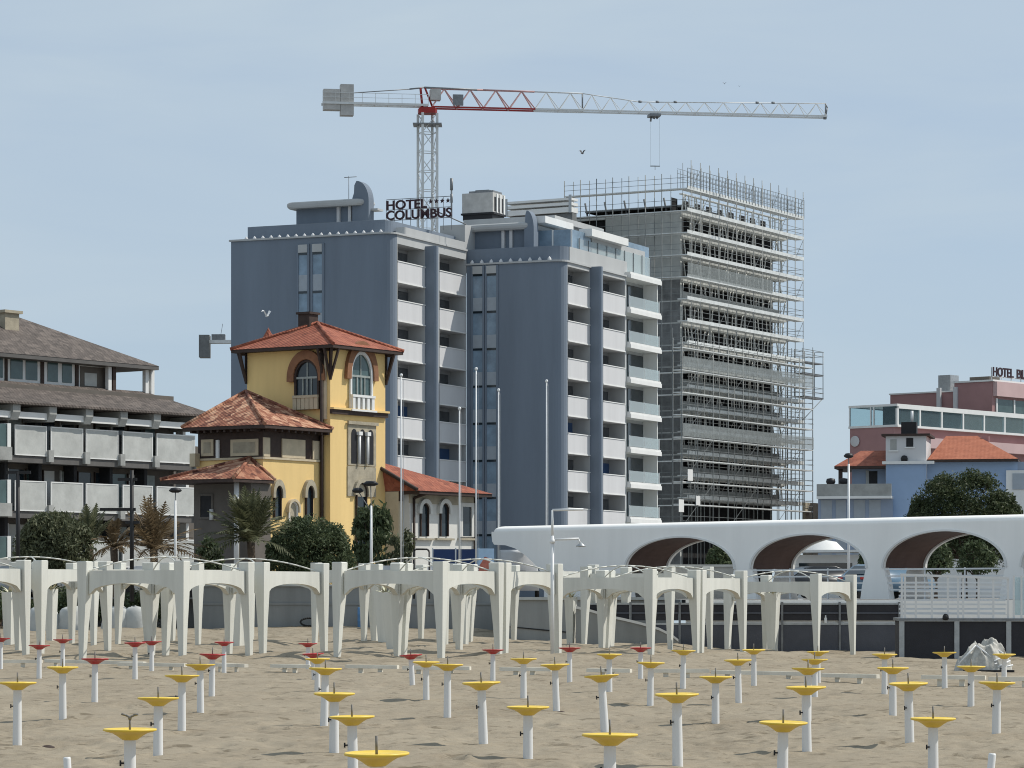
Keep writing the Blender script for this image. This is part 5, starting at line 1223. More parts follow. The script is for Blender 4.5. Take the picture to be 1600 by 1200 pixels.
# penthouse
zP = B.z(548, -2.6, 0); MB().box(-9, -2.7, yS, B.ly(182, -2.6), zB - .5, zP).build('penthouse_wall', M['white'], ap)
for a, c in ((-20, 4), (16, 35), (40, 58), (74, 90), (97, 112)): 
    MB().rect(RF(-2.7), B.ly(a, -2.7), B.ly(c, -2.7), zB + .18, zP - .3, 0, .03).build('penthouse_window', M['glassg'], ap)
for a, c in ((7, 11), (63, 68), (117, 122)): MB().rect(RF(-2.7), B.ly(a, -2.7), B.ly(c, -2.7), zB, zP - .05, 0, .06).build('dark_pier', M['brown'], ap)
MB().rect(RF(-2.7), B.ly(125, -2.7), B.ly(166, -2.7), zB, zP - .35, 0, .04).build('terrace_recess', M['villad'], ap); MB().rect(RF(-2.7), B.ly(131, -2.7), B.ly(150, -2.7), zB + .1, zP - .7, .041, .07).build('terrace_door', M['concl'], ap)
for px in (171, 178, 229, 238): yy = B.ly(px, -2.2); MB().box(-2.4, -2.15, yy - .13, yy + .13, zB - .8, zP + .05).build('terrace_column', M['white'] if px != 178 else M['brown'], ap)
MB().rect(RF(-2.15), B.ly(176, -2.2), B.ly(240, -2.2), zP - .22, zP + .02, -.3, 0).build('terrace_beam', M['white'], ap)
b = MB(); yM = B.ly(249, -1.7); zM = B.z(549, -1.7, 0); zpk_ = B.z(493, -6, 0)
A1, A2, A3 = (-1.7, yS - 1, zM), (-1.7, yM, zM), (-11, yM, zM)
R1 = (-6.4, B.ly(10, -6.4), B.z(489, -6.4, B.ly(10, -6.4)))
b.face([A1, A2, R1]); b.face([A2, A3, R1]); b.face([A3, (-11, yS - 1, zM), R1]); b.face([(-11, yS - 1, zM), A1, R1]); b.build('hip_roof', M['roofgrey'], ap)
MB().box(-11, -1.72, yS - 1, yM - .02, zM - .22, zM - .004).build('eave_board', M['fascia'], ap)
MB().box(-5.2, -4.4, B.ly(-4, -5), B.ly(18, -5), zpk_ - .9, B.z(479, -5, 0) - .08).box(-5.35, -4.25, B.ly(-7, -5), B.ly(21, -5), B.z(479, -5, 0) - .079, B.z(479, -5, 0) + .08).build('chimney', M['stone'], ap)
# protruding glazed bay at the frame edge
ybx = B.ly(17, 1.2); MB().box(.3, 1.2, yS, ybx, 0, 1).build('bay_foot', M['conc'], ap)
for zf in (z3, z2f, z1f):
    MB().box(.3, 1.25, yS, ybx + .05, zf - .35, zf + .35).build('bay_slab', M['conc'], ap); MB().box(.4, 1.15, yS, ybx, zf + .351, zf + 1.55).build('bay_glass', M['glassg'], ap); MB().box(.38, 1.2, ybx - .25, ybx + .01, zf + .351, zf + 1.6).build('bay_post', M['white'], ap)
# ================================================================ building under construction and its scaffold
S = Fr(1065, 300, 29); st = fthing('concrete_shell_building', S, 'unfinished concrete tower block wrapped in scaffolding', 'building')
LH = (S.z(297, 0, 0) - S.z(743, 0, 0)) / 13.0                        # one lift
zt = S.z(297, 0, 0); yB = S.ly(1229, 0); xL = S.lx(946, 0); yFar = S.ly(1256, 0)
NL = 15
levels = [zt - k * LH for k in range(NL)]
box('core_wall', M['pit'], st, xL - 10, -1.6, .35, yB - .1, 0, levels[1])  # interior shade put into a near-black wall colour
box('gable_wall', M['concl'], st, xL, -.15, 0, .34, 0, levels[1] - .02)
for k, z in enumerate(levels[1:], 1):
    MB().box(xL - 6, .0, .02, yB, z - .24, z).build('floor_slab', M['concl'], st)
    o = MB(); r = random.Random(k)
    for i in range(26):
        yy = .5 + i * (yB - 1) / 25
        if r.random() < .8: o.tube((-.25, yy, z - .01), (-.25 + r.uniform(-.25, .15), yy + r.uniform(-.6, .6), z + LH - .23), .075, n=5)
    o.box(-.42, -.12, .3, yB - .3, z + LH - .36, z + LH - .245); o.build('floor_props', M['propw'], st)
    if k in (5, 8, 9, 10, 11, 12, 13, 14): MB().rect(RF(-.12), .4, yB - 1.5, z + .02, z + LH * .42, -.1, 0).build('parapet_wall', M['conc'], st)
    for i in range(9):
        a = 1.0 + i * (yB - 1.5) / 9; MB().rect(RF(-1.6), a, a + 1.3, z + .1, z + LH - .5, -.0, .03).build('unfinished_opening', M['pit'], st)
    MB().rect(FF(0), xL, -.15, z - .14, z - .02, -.0, .05).build('pour_joint', M['concl'], st)
for i in range(6): MB().tube((-3 - i * 2.2, 3, levels[1]), (-3.4 - i * 2.2, 3, levels[1] + LH * .9), .10, n=5).build('roof_prop', M['concd'], st)
MB().box(-12, -1.0, 2.6, 12, levels[1] + .9, levels[1] + 1.05).build('roof_formwork', M['concd'], st)
rb = -6.0; rx0, rx1 = S.lx(789, rb), S.lx(892, rb)
for q0, q1 in ((331, 323), (320, 315.5), (312, 308.5)): MB().box(rx0, rx1, rb, rb + 1.5, S.z(q0, rx1, rb), S.z(q1, rx1, rb)).build('roof_edge_beam', M['white'], st)
MB().box(rx0 + .4, rx1, rb + .3, rb + 1.2, 0, S.z(332, rx1, rb)).build('link_wall', M['concd'], st)
for q in (0, .97): MB().box(rx0 + q * (rx1 - rx0), rx0 + q * (rx1 - rx0) + .3, rb - .05, rb - .002, S.z(332, rx1, rb), S.z(304, rx1, rb)).build('edge_post', M['steel'], st)
# left gable lower part: dark shuttered strip and lower podium
MB().box(xL - 3, -.16, -.04, -.002, 0, levels[4]).build('shuttered_wall', M['concd'], st)
yFs = S.ly(1255, 1.25)
sc = fthing('scaffolding', S, 'grey steel scaffolding wrapped round the unfinished tower block', 'scaffolding')
ox0, ox1 = .35, 1.25                                                  # inner and outer row off the right face
fy0, fy1 = -.55, -1.45                                                # off the gable face
nb = 13; ysx = [fy0 + .1 + i * (yFs - fy0 - .1) / nb for i in range(nb + 1)]
zlow = levels[7]
def std(x, y, z0, z1, r=.035): MB().tube((x, y, z0), (x, y, z1), r, n=5).build('standard', M['tube'], sc)
for i, yv in enumerate(ysx):
    top = zt + 2.35 * LH * .5 + .25
    std(ox1, yv, GZ, top, .038); std(ox0, yv, GZ, top - .2, .03)
ngx = 7; xg0 = S.lx(882, fy1); xsx = [xg0 + i * (ox0 - xg0) / ngx for i in range(ngx)]
for i, xv in enumerate(xsx): std(xv, fy1, zt - 6 * LH if xv < xL else GZ, zt + 1.15 + .35, .045); std(xv + .55, fy0, zt - 6 * LH if xv < xL else GZ, zt + 1.5, .035)
for k, z in enumerate(levels):
    MB().box(ox0 - .1, ox1 + .05, fy1, yFs + .1, z - .10, z).build('scaffold_deck', M['deck'], sc)
    MB().box(ox1 + .051, ox1 + .08, fy1, yFs, z - .12, z + .22).build('toe_board', M['deck'], sc)
    gl = MB()
    for dz in (.5, 1.0): gl.tube((ox1 + .06, fy1, z + dz), (ox1 + .06, yFs, z + dz), .028, n=4)
    if k < 8:
        for dz in (.5, 1.0): gl.tube((xg0, fy1 - .05, z + dz), (ox1, fy1 - .05, z + dz), .026, n=4)
    gl.build('guard_rail', M['tube'], sc)
    if k in (0, 1) : MB().box(xg0, ox0 - .12, fy1, fy0, z - .10, z).build('gable_deck', M['deck'], sc)
    elif k < 5: MB().box(xL + .1, ox0 - .12, fy1, fy0, z - .08, z).build('gable_deck', M['deck'], sc)
    # end face of the scaffold beyond the building
    e = MB()
    for q in (0, .33, .66, 1): e.tube((ox0 - 2.6 * q, yFs, z), (ox0 - 2.6 * q, yFs, z + LH), .035, n=4)
    for dz in (.02, .55, 1.05): e.tube((ox1, yFs, z + dz), (ox0 - 2.6, yFs, z + dz), .03, n=4)
    e.build('end_frame', M['tube'], sc)
    br = MB()
    for i in range(k % 2, nb, 3): br = MB().tube((ox1 + .07, ysx[i], z), (ox1 + .07, ysx[i + 1], z + LH), .025, n=4); br.build('diagonal_brace', M['tube'], sc)
gr = MB()
for i in range(40): yv = fy1 + i * (yFs - fy1) / 39; gr.tube((ox1 + .1, yv, zt), (ox1 + .1, yv, zt + 1.9), .028, n=4); gr.tube((ox0 - .1, yv, zt), (ox0 - .1, yv, zt + 1.8), .022, n=4)
for dz in (1.0, 1.45, 1.9): gr.tube((ox1 + .1, fy1, zt + dz), (ox1 + .1, yFs, zt + dz), .028, n=4); gr.tube((ox0 - .1, fy1, zt + dz), (ox0 - .1, yFs, zt + dz), .022, n=4)
gr.build('top_guard', M['tube'], sc)
for a, c, k in ((.0, .8, 4),):
    MB().box(ox1 + .11, ox1 + .12, fy1 + a * (yFs - fy1 - 3), fy1 + c * (yFs - fy1 - 3), levels[k] + .05, levels[k] + LH * .62).build('netting', M['net'], sc)
# the lower scaffold steps further out
lo = fthing('lower_scaffolding', S, 'lower wider band of scaffolding standing out from the tower block foot', 'scaffolding')
X2 = 2.7; yb0 = S.ly(1031, X2) if S.ly(1031, X2) > -14 else -6.0; yb1 = S.ly(1270, X2)
yb0 = max(-5.5, min(yb0, -1.0))
zl = [S.z(548, X2, 0) - k * LH for k in range(9)]
nb2 = 9
for i in range(nb2 + 1):
    yv = yb0 + i * (yb1 - yb0) / nb2; MB().tube((X2, yv, GZ), (X2, yv, zl[0] + .9), .05, n=5).build('standard', M['tube'], lo)
for i in range(nb2 + 1):
    yv = yb0 + i * (yb1 - yb0) / nb2; MB().tube((X2 - .95, yv, GZ), (X2 - .95, yv, zl[0] + .9), .04, n=5).build('standard', M['tube'], lo)
for k, z in enumerate(zl):
    if z < GZ + .3: break
    MB().box(X2 - 1.0, X2 + .05, yb0, yb1, z - .10, z).build('scaffold_deck', M['deck'], lo)
    g_ = MB()
    for dz in (.5, 1.0): g_.tube((X2 + .06, yb0, z + dz), (X2 + .06, yb1, z + dz), .03, n=4)
    for i in range(k % 2, nb2, 3): g_.tube((X2 + .07, yb0 + i * (yb1 - yb0) / nb2, z), (X2 + .07, yb0 + (i + 1) * (yb1 - yb0) / nb2, z + LH), .025, n=4)
    for q in (0, .5, 1): g_.tube((X2 - 2.4 * q, yb1, z), (X2 - 2.4 * q, yb1, z + LH), .035, n=4)
    for dz in (.02, .6, 1.1): g_.tube((X2, yb1, z + dz), (X2 - 2.4, yb1, z + dz), .03, n=4)
    g_.build('guard_rail', M['tube'], lo)
    MB().box(xL + 1.0, X2 - 1.02, fy1 - 1.0, fy1 - .1, z - .10, z).build('gable_deck', M['deck'], lo)
    q_ = MB()
    for dz in (.5, 1.0): q_.tube((xL + 1.0, fy1 - 1.05, z + dz), (X2, fy1 - 1.05, z + dz), .03, n=4)
    for i in range(5): q_.tube((xL + 1.0 + i * (X2 - xL - 1) / 4, fy1 - 1.0, z), (xL + 1.0 + i * (X2 - xL - 1) / 4, fy1 - 1.0, z + LH), .035, n=4)
    q_.build('gable_rail', M['tube'], lo)
    if k in (1, 4): MB().box(X2 + .10, X2 + .11, yb0, yb1, z + .05, z + LH * .6).build('netting', M['net'], lo)
for a, z, w_, h_ in ((1075, 742, 1.1, 1.1), (1061, 790, 1.1, 1.2), (1088, 782, .9, .9)):
    yv = S.ly(a, X2 + .2); MB().rect(RF(X2 + .16), yv, yv + w_, S.z(z, X2, yv) - h_ / 2, S.z(z, X2, yv) + h_ / 2, 0, .03).build('site_notice', M['white'], lo)
# side bay sticking out at the far end
ob = fthing('scaffold_bay', S, 'scaffold bay projecting at the far right end of the tower block', 'scaffolding')
ya, yc = yFs + .15, S.ly(1286, 1.2); z0_, z1_ = S.z(618, 1.2, yFs), S.z(545, 1.2, yFs)
b = MB()
for yv in (ya, (ya + yc) / 2, yc):
    for x in (1.2, .2): b.tube((x, yv, z0_), (x, yv, z1_), .045, n=5)
for z in (z0_, (z0_ + z1_) / 2, z0_ + .5, z0_ + 1.0, z1_ - .5, z1_): b.tube((1.25, ya, z), (1.25, yc, z), .04, n=4); b.tube((.15, ya, z), (.15, yc, z), .03, n=4); b.tube((1.2, yc, z), (.2, yc, z), .03, n=4)
b.tube((1.2, yc, z0_), (1.2, ya - .2, z0_ - 2.6), .045, n=5); b.build('bay_frame', M['tube'], ob)
for z in (z0_, (z0_ + z1_) / 2, z1_ - 1.2): MB().box(.15, 1.25, ya, yc, z - .14, z - .03).build('scaffold_deck', M['steeld'], ob)
# site hoarding wall low at the right
o = MB().box(0, .3, 0, 7, 0, wz(775, 300) - 0).build('brick_wall', M['stone'], None, (*S.w(2.0, yb1 - 1.0), 0)); o.rotation_euler = (0, 0, -S.th); tag(o, 'pale block wall at the foot of the scaffold, left of the blue villa', 'wall')
# ================================================================ tower crane
Ym = 300.; cr_ = thing('tower_crane', (wx(668, Ym), Ym, 0), 0, 'white and red tower crane standing behind the grey hotel, jib over the roofs', 'crane')
zj = wz(168, Ym); zm = wz(178, Ym); s = .74
b = MB(); rot = math.radians(20); cc, ss = math.cos(rot), math.sin(rot)
cor = [(cc * x - ss * y, ss * x + cc * y) for x, y in ((-s, -s), (s, -s), (s, s), (-s, s))]
for x, y in cor: b.tube((x, y, 0), (x, y, zm), .18, n=4)
nst = 26
for k in range(nst):
    z0_, z1_ = k * zm / nst, (k + 1) * zm / nst
    for i in range(4):
        p, q = cor[i], cor[(i + 1) % 4]; b.tube((*p, z0_), (*q, z0_), .045, n=4); b.tube((*(p if k % 2 else q), z0_), (*(q if k % 2 else p), z1_), .045, n=4)
b.build('mast', M['cranew'], cr_)
MB().box(-1.4, 1.4, -1.2, 1.2, wz(196, Ym), wz(194.5, Ym)).build('mast_platform', M['steeld'], cr_)
MB().prism([(-.8, -.8), (.8, -.8), (.95, 0), (.8, .8), (-.8, .8), (-.95, 0)], zm, zm + .45).box(-.75, .75, -.75, .75, zm + .451, zj - .05).build('slewing_unit', M['craner'], cr_)
tx, ty = wx(1290, 306), 306.; ja = math.atan2(ty - Ym, tx - wx(668, Ym)); JL = math.hypot(tx - wx(668, Ym), ty - Ym)
jr = bpy.data.objects.new('jib', None); COL.objects.link(jr); jr.parent = cr_; jr.location = (0, 0, zj); jr.rotation_euler = (0, 0, ja)
bpy.data.objects.remove(jr)
R_ = lambda x, y, z: (x * math.cos(ja) - y * math.sin(ja), x * math.sin(ja) + y * math.cos(ja), zj + z)
def jx(px): # distance along the jib for a photo column
    k = (px - CX) / F; X0 = wx(668, Ym); return (k * Ym - X0) / (math.cos(ja) - k * math.sin(ja))
prof = [(-.5, 1.85), (jx(690), 1.85), (jx(745), 1.85), (jx(835), 1.80), (jx(910), 1.75), (jx(1000), 1.05), (jx(1290), 1.35)]
def hgt(x):
    for (a, ha), (c, hc) in zip(prof, prof[1:]):
        if a <= x <= c: return ha + (hc - ha) * (x - a) / (c - a)
    return 1.3
def span(x0, x1, nseg, m, name, lr, tr, dr, lowm=None):
    b = MB(); lo_ = MB()
    for yv in (-.62, .62): lo_.tube(R_(x0, yv, 0), R_(x1, yv, 0), lr * 1.25, n=4)
    lo_.build(name + '_lower_chord', lowm or m, cr_)
    for k in range(nseg):
        a, c = x0 + (x1 - x0) * k / nseg, x0 + (x1 - x0) * (k + 1) / nseg; mid = (a + c) / 2
        b.tube(R_(a, 0, hgt(a)), R_(c, 0, hgt(c)), tr, n=5)
        for yv in (-.62, .62): b.tube(R_(a, yv, 0), R_(mid, 0, hgt(mid)), dr, n=4); b.tube(R_(mid, 0, hgt(mid)), R_(c, yv, 0), dr, n=4)
        b.tube(R_(a, -.62, 0), R_(a, .62, 0), dr, n=4)
    b.build(name + '_lattice', m, cr_)
span(jx(674), jx(835), 4, M['cranep'], 'jib_root', .085, .10, .075, M['craner'])
span(jx(835), jx(910), 2, M['cranew'], 'jib_middle', .10, .07, .05); span(jx(910), jx(1290), 13, M['cranew'], 'jib_end', .085, .05, .035)
b = MB()
for x in (jx(910), jx(1290)): b.tube(R_(x, 0, 0), R_(x, 0, hgt(x)), .08, n=5)
for px in (1000, 1027, 1055, 1183, 1208): b.tube(R_(jx(px) - .15, 0, hgt(jx(px)) + .03), R_(jx(px) + .15, 0, hgt(jx(px)) + .03), .12, n=6)
b.tube(R_(jx(1287), 0, .0), R_(jx(1291), 0, .0), .25, n=8).tube(R_(jx(1290), 0, 1.35), R_(jx(1293), 0, .9), .06, n=5).tube(R_(jx(1293), 0, .9), R_(jx(1290), 0, 0), .06, n=5)
b.build('jib_fittings', M['steeld'], cr_)
# counter jib, ballast, winch, cat head
x5 = jx(503); b = MB()
for yv in (-.6, .6): b.tube(R_(0, yv, .15), R_(x5, yv, .15), .15, n=4)
for k in range(8): x = x5 * k / 8; b.tube(R_(x, -.6, .15), R_(x, .6, .15), .06, n=4); b.tube(R_(x, -.7, .15), R_(x, -.7, 1.15), .03, n=4)
b.tube(R_(0, -.7, 1.15), R_(x5, -.7, 1.15), .03, n=4); b.tube(R_(0, -.7, .7), R_(x5, -.7, .7), .025, n=4); b.build('counter_jib', M['cranew'], cr_)
b = MB(); b.tube(R_(-.3, 0, 1.95), R_(jx(640), 0, 1.75), .08, n=5).tube(R_(jx(640), 0, 1.75), R_(jx(553), 0, 1.25), .05, n=5).tube(R_(-.3, 0, 1.95), R_(jx(745), 0, 1.85), .11, n=5); b.build('tie_bar', M['steeld'], cr_)
for a, c, q0, q1 in ((505, 531, 182 - 6, 144), (531.5, 552, 184, 136)):
    xa, xc = jx(a), jx(c); z0_, z1_ = (168 - q0) / 16., (168 - q1) / 16.
    b = MB(); vs = [R_(x, y, z) for z in (z0_, z1_) for y in (-.55, .55) for x in (xa, xc)]
    b.add(vs, [(0, 2, 3, 1), (4, 5, 7, 6), (0, 1, 5, 4), (2, 6, 7, 3), (0, 4, 6, 2), (1, 3, 7, 5)]); b.build('counterweight', M['weight'], cr_)
b = MB()
def jbox(xa, xc, ya_, yc_, za, zc):
    vs = [R_(x, y, z) for z in (za, zc) for y in (ya_, yc_) for x in (xa, xc)]; b.add(vs, [(0, 2, 3, 1), (4, 5, 7, 6), (0, 1, 5, 4), (2, 6, 7, 3), (0, 4, 6, 2), (1, 3, 7, 5)])
jbox(jx(672), jx(688), -.5, .5, .7, 1.75); b.build('hoist_winch', M['weight'], cr_)
b = MB(); jbox(jx(706), jx(722), -.95, -.65, .15, 1.2); b.build('control_cabinet', M['steeld'], cr_)
b = MB(); b.tube(R_(jx(660), 0, 0), R_(jx(657), 0, 1.9), .12, n=5).tube(R_(jx(676), 0, 0), R_(jx(664), 0, 1.9), .10, n=5); b.build('cat_head', M['craner'], cr_)
b = MB(); xt = jx(1022); jbox(xt - .55, xt + .55, -.75, .75, -.40, -.14); b.tube(R_(xt - .3, 0, -.4), R_(xt - .35, 0, -.85), .10, n=5); b.tube(R_(xt + .3, 0, -.4), R_(xt + .3, 0, -.6), .09, n=5); b.tube(R_(xt - .3, 0, -.4), R_(xt + .1, 0, -.55), .09, n=5); b.build('trolley', M['steeld'], cr_)
b = MB(); b.tube(R_(xt - .35, 0, -.4), R_(xt - .35, 0, -5.2), .010, n=3).tube(R_(xt + .55, 0, -.4), R_(xt + .55, 0, -5.2), .010, n=3); b.build('hoist_rope', M['steel'], cr_)
b = MB(); jbox(xt - .38, xt + .58, -.06, .06, -5.3, -5.2); b.tube(R_(xt + .1, 0, -5.3), R_(xt + .1, 0, -5.6), .03, n=6); b.build('hook_block', M['steel'], cr_)
# second crane, mostly hidden by the hotel
Y2 = 330.; c2 = thing('small_tower_crane', (wx(392, Y2), Y2, 0), 0, 'counter jib and ballast of a second crane poking out left of the grey hotel', 'crane')
zc = wz(535, Y2); q = Y2 / F
MB().box(-.7, .7, -.7, .7, 0, zc).build('mast', M['cranew'], c2)
MB().box((312 - 392) * q, (328 - 392) * q, -.9, .9, zc - 1.65, zc + .75).build('counterweight', M['concd'], c2)
MB().box((318 - 392) * q, 8, -.55, -.35, zc - .12, zc + .22).box((318 - 392) * q, 8, .35, .55, zc - .12, zc + .22).box((318 - 392) * q, 6, -.34, .34, zc - .05, zc + .1).build('counter_jib', M['cranew'], c2)
MB().box((331 - 392) * q, (352 - 392) * q, -.4, .4, zc + .23, zc + .85).tube(((345 - 392) * q, 0, zc + .8), ((348 - 392) * q, 0, zc + 2.0), .03, n=4).build('hoist_winch', M['steeld'], c2)
# ================================================================ maroon hotel on the right
Q = Fr(1397, 300, 41); mh = fthing('maroon_hotel', Q, 'maroon hotel with a white framed glazed terrace and a rooftop sign at the right', 'hotel')
ql = Q.lx(1328, 0); zT = Q.z(667, 0, 0); yr_ = 40
MB().box(ql, 0, 0, yr_, 0, zT).build('main_wall', M['maroon'], mh)
MB().box(ql - .1, .5, -.12, yr_, zT + .002, zT + .22).build('terrace_edge', M['white'], mh)
MB().rect(RF(0), 3.0, yr_, Q.z(700, 0, 4), Q.z(684, 0, 4), -.02, .9).build('lower_balcony', M['maroon_lit'], mh)
zC = Q.z(631, 0, 0); MB().box(ql - .1, .45, -.1, .15, zC - .22, zC).box(.2, .45, .15, yr_, zC - .45, zC).box(ql - .1, ql + .1, .15, 14, zC - .2, zC - .01).build('terrace_frame', M['white'], mh)
MB().box(ql + .1, .19, .16, 14, zC - .15, zC - .05).build('terrace_roof', M['glassb'], mh)
for i in range(10): yv = .05 + i * 3.9; MB().box(.22, .44, yv - .12, yv + .12, zT + .22, zC - .45).build('terrace_post', M['white'], mh)
for x in (ql, ql * .45, ql * .52): MB().box(x - .07, x + .07, -.08, .06, zT + .22, zC - .22).build('terrace_post', M['white2'], mh)
MB().box(.30, .34, .2, yr_, zT + .221, zC - .46).build('terrace_glazing', M['wind'], mh); MB().box(ql + .05, .2, -.02, .02, zT + .221, zC - .23).build('terrace_glazing', M['wind'], mh)
MB().box(ql + 2.2, -.8, 2.5, yr_, zT + .22, zC - .16).build('terrace_room', M['villad'], mh)
yu = Q.ly(1553, -1.5); ul = Q.lx(1391, yu); zu = Q.z(596, -1.5, yu)
MB().box(ul, -1.5, yu, yu + 22, 0, Q.z(612, -6, yu)).build('upper_block', M['maroon'], mh)
us = Q.lx(1494, yu); MB().box(us, -1.5, yu - .35, yu + 22, zT, zu).build('upper_block', M['maroon'], mh)
for px in (1468, 1494): x = Q.lx(px, yu - .4); MB().box(x - .22, x + .22, yu - .65, yu - .36, zT + 2, Q.z(604, -4, yu)).build('pilaster', M['panel'], mh)
MB().rect(RF(-1.5), yu - .2, yu + 22, Q.z(619, -1.5, yu), zu - .02, 0, .5).build('upper_fascia', M['maroon_lit'], mh)  # sunlit maroon put into the pinker fascia colour
MB().box(us - .1, -1.3, yu - .5, yu + 22, zu + .002, zu + .18).box(ul - .1, us - .12, yu - .1, yu + 22, Q.z(612, -6, yu) + .002, Q.z(612, -6, yu) + .15).build('roof_edge', M['white'], mh)
MB().rect(RF(-1.5), yu + .4, yu + 20, zT + .4, Q.z(623, -1.5, yu), 0, .03).build('upper_window', M['glassg'], mh)
for i in range(6): MB().rect(RF(-1.5), yu + .3 + i * 3.4, yu + .55 + i * 3.4, zT + .4, Q.z(622, -1.5, yu), .031, .12).build('window_frame', M['white'], mh)
ax_ = Q.lx(1466, yu + 1); MB().prism([(ax_, yu + 1), (ax_ + 1.5, yu + 1), (ax_ + 1.5, yu + 2.6), (ax_, yu + 2.6)], Q.z(612, -6, yu), Q.z(583, -5, yu)).build('roof_tank', M['steel'], mh)
MB().box(Q.lx(1515, yu + 2), Q.lx(1546, yu + 2), yu + 2, yu + 4, zu + .2, Q.z(586, -3, yu)).build('roof_hut', M['villad'], mh)
MB().lathe([(0, 0), (.5, .05), (.55, .1), (.5, .12), (0, .1)], 14).build('wall_plate', M['panel'], mh, (Q.lx(1337, 0), -.05, Q.z(690, ql, 0))).rotation_euler = (PI / 2, 0, 0)
sg2 = fthing('rooftop_sign', Q, 'dark letters HOTEL BL on the maroon hotel roof at the right edge', 'sign')
yy0, yy1 = Q.ly(1551, -1.5) , Q.ly(1583, -1.5); zs_ = Q.z(587, -1.5, yu); hh = Q.z(573.5, -1.5, yu) - zs_
def fit2(body, y0, y1):
    o = text_mesh('sign_letters', body, hh / .7, .05, M['letter'], sg2, (-1.5, y0, zs_), (PI / 2, 0, PI / 2)); w = max(v.co.x for v in o.data.vertices) - min(v.co.x for v in o.data.vertices); o.scale = ((y1 - y0) / w, 1, 1)
fit2('HOTEL', yy0, yy1); fit2('BL', Q.ly(1588, -1.5), Q.ly(1602, -1.5))
b = MB().box(-1.7, -1.6, yy0, yy0 + 14, zs_ - .1, zs_ - .02)
for i in range(8): b.box(-1.7, -1.62, yy0 + i * 1.9, yy0 + i * 1.9 + .08, zu + .18, zs_ + hh)
b.build('sign_frame', M['panel'], sg2)
# ================================================================ blue villa
E = Fr(1590, 190, 12); bv = fthing('blue_villa', E, 'blue villa with a grey white turret and an orange hipped roof behind the pine', 'villa')
ez_ = E.z(722, -3, 0); xa = E.lx(1455, 0)
MB().box(xa - 2.6, 0, 0, 7, GZ - .5, ez_).build('main_wall', M['blue'], bv)
MB().box(xa, -.0 + 3.0, .02, 8, GZ - .5, ez_ - .01).build('right_wall', M['bluegrey'], bv)
def hip(name, x0, x1, y0, y1, z0, rx0, rx1, ry, zr, m, par):
    b = MB(); c = [(x0, y0, z0), (x1, y0, z0), (x1, y1, z0), (x0, y1, z0)]; r0_, r1_ = (rx0, ry, zr), (rx1, ry, zr)
    b.face([c[0], c[1], r1_, r0_]); b.face([c[1], c[2], r1_]); b.face([c[2], c[3], r0_, r1_]); b.face([c[3], c[0], r0_]); o = b.build(name, m, par)
    MB().box(x0 + .02, x1 - .02, y0 + .02, y1 - .02, z0 - .16, z0 - .004).build('eave_board', M['brown'], par); return o
hip('main_roof', E.lx(1449, -.6), E.lx(1591, -.6), -.6, 8, ez_ + .16, E.lx(1478, 3.5), E.lx(1527, 3.5), 3.5, E.z(681, -3, 3.5), M['rooforg'], bv)
MB().box(E.lx(1534, 3), E.lx(1545, 3), 3, 3.6, E.z(700, -2, 3), E.z(681, -2, 3)).build('chimney', M['maroon'], bv)
tx0, tx1 = E.lx(1384, -.9), E.lx(1447, -.9); tz0, tz1 = E.z(722, tx1, -.9), E.z(681, tx1, -.9)
MB().box(tx0, tx1, -.9, 3, GZ, tz1).build('turret_wall', M['panel'], bv); MB().box(tx0 - .25, tx1 + .25, -1.15, 3.2, tz1 + .002, tz1 + .14).build('turret_roof', M['brown'], bv)
MB().box(tx0 - .2, tx1 + .5, -1.2, -.9, tz0 - .12, tz0 + .06).build('turret_ledge', M['white'], bv)
MB().rect(FF(-.9), tx0 + .02, tx1 + .02, GZ, tz0 - .13, 0, .04).build('turret_base', M['blue'], bv)
for a, c, p, q in ((1416, 1427, 698, 684), (1391, 1401, 703, 686)):
    f = MB().rect(FF(-.9), E.lx(a, -.9), E.lx(c, -.9), E.z(p, tx1, -.9), E.z(q, tx1, -.9), 0, .02).build('turret_window', M['dark'] if a > 1400 else M['conc'], bv)
    MB().rect(FF(-.9), E.lx(a, -.9) - .1, E.lx(c, -.9) + .1, E.z(p, tx1, -.9) - .08, E.z(p, tx1, -.9) - .002, 0, .08).build('window_sill', M['white'], f)
MB().lathe([(0, .2), (.15, .16), (.22, 0), (.2, -.15), (0, -.2)], 10).build('turret_lamp', M['black'], bv, (E.lx(1413, -.95), -1.0, E.z(716, tx1, -1)))
MB().box(E.lx(1408, 0), E.lx(1432, 0), 0, .9, tz1 + .143, E.z(659, tx1, 0)).build('roof_flue', M['black'], bv)
MB().tube((E.lx(1425, .5), .5, E.z(659, tx1, 0)), (E.lx(1425, .5), .5, E.z(641, tx1, 0)), .09, n=8).build('flue_pipe', M['white2'], bv)
hip('left_roof', E.lx(1303, -.9), E.lx(1386, -.9), -.9, 5, E.z(728, -9, -.9), E.lx(1345, 2), E.lx(1392, 2), 2, E.z(704, -8, 2), M['roofred'], bv)
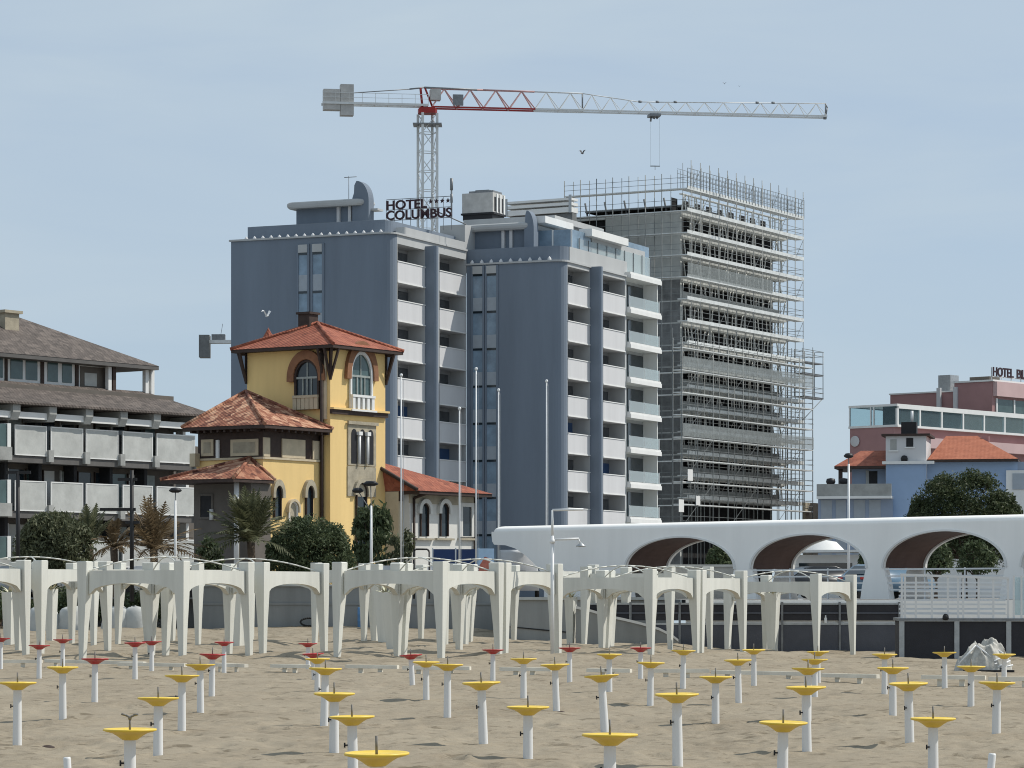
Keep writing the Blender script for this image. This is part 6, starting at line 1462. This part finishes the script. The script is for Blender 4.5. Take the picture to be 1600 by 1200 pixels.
lx0 = E.lx(1331, 0); zl_ = E.z(729, -9, 0)
MB().box(lx0, tx0 - .02, 0, 5, GZ - .5, zl_).build('left_wing_wall', M['bluegrey'], bv)
MB().box(E.lx(1310, -.5), E.lx(1316, -.5), -.5, -.25, GZ, zl_).build('porch_post', M['brown'], bv)
f = MB().rect(FF(0), E.lx(1358, 0), E.lx(1371, 0), E.z(756, -9, 0), E.z(736, -9, 0), 0, .02).build('wing_window', M['dark'], bv); MB().rect(FF(0), E.lx(1353, 0), E.lx(1358, 0) - .003, E.z(757, -9, 0), E.z(735, -9, 0), 0, .05).build('window_shutter', M['conc'], f)
bx0_ = E.lx(1276, -2.2); bx1_ = E.lx(1393, -2.2); MB().box(bx0_, bx1_, -2.2, -2.1, E.z(775, -9, -2), E.z(756, -9, -2)).build('balcony_screen', M['conc'], bv); MB().box(bx0_, bx1_, -2.25, -.02, E.z(777, -9, -2) - .08, E.z(775, -9, -2) - .003).build('balcony_floor', M['white'], bv)
MB().box(bx0_, bx1_, -1.4, -.05, GZ - .5, E.z(777, -9, -2) - .09).build('veranda_wall', M['bluegrey'], bv)
for a, c in ((1283, 1300), (1306, 1322), (1334, 1352), (1358, 1376)): MB().rect(FF(-1.4), E.lx(a, -1.4), E.lx(c, -1.4), GZ + .3, E.z(781, -9, -1.4), 0, .03).build('veranda_window', M['spand'], bv)
f = MB().rect(FF(0), E.lx(1396, 0), E.lx(1402, 0), E.z(790, -6, 0), E.z(764, -6, 0), .05, .07).build('side_window', M['bluegrey'], bv)
for px in (1298, 1318): MB().lathe([(0, .35), (.25, .3), (.3, .1), (.2, -.1), (0, -.1)], 10).build('balcony_pot_plant', M['black'], bv, (E.lx(px, -1.8), -1.8, E.z(755, -9, -2)))
MB().box(E.lx(1572, -.3), E.lx(1640, -.3), -.3, -.02, GZ, E.z(735, 0, 0)).build('white_annex', M['white'], bv); MB().box(E.lx(1582, -.35), E.lx(1630, -.35), -.36, -.301, E.z(765, 0, 0), E.z(740, 0, 0)).build('annex_window', M['spand'], bv)
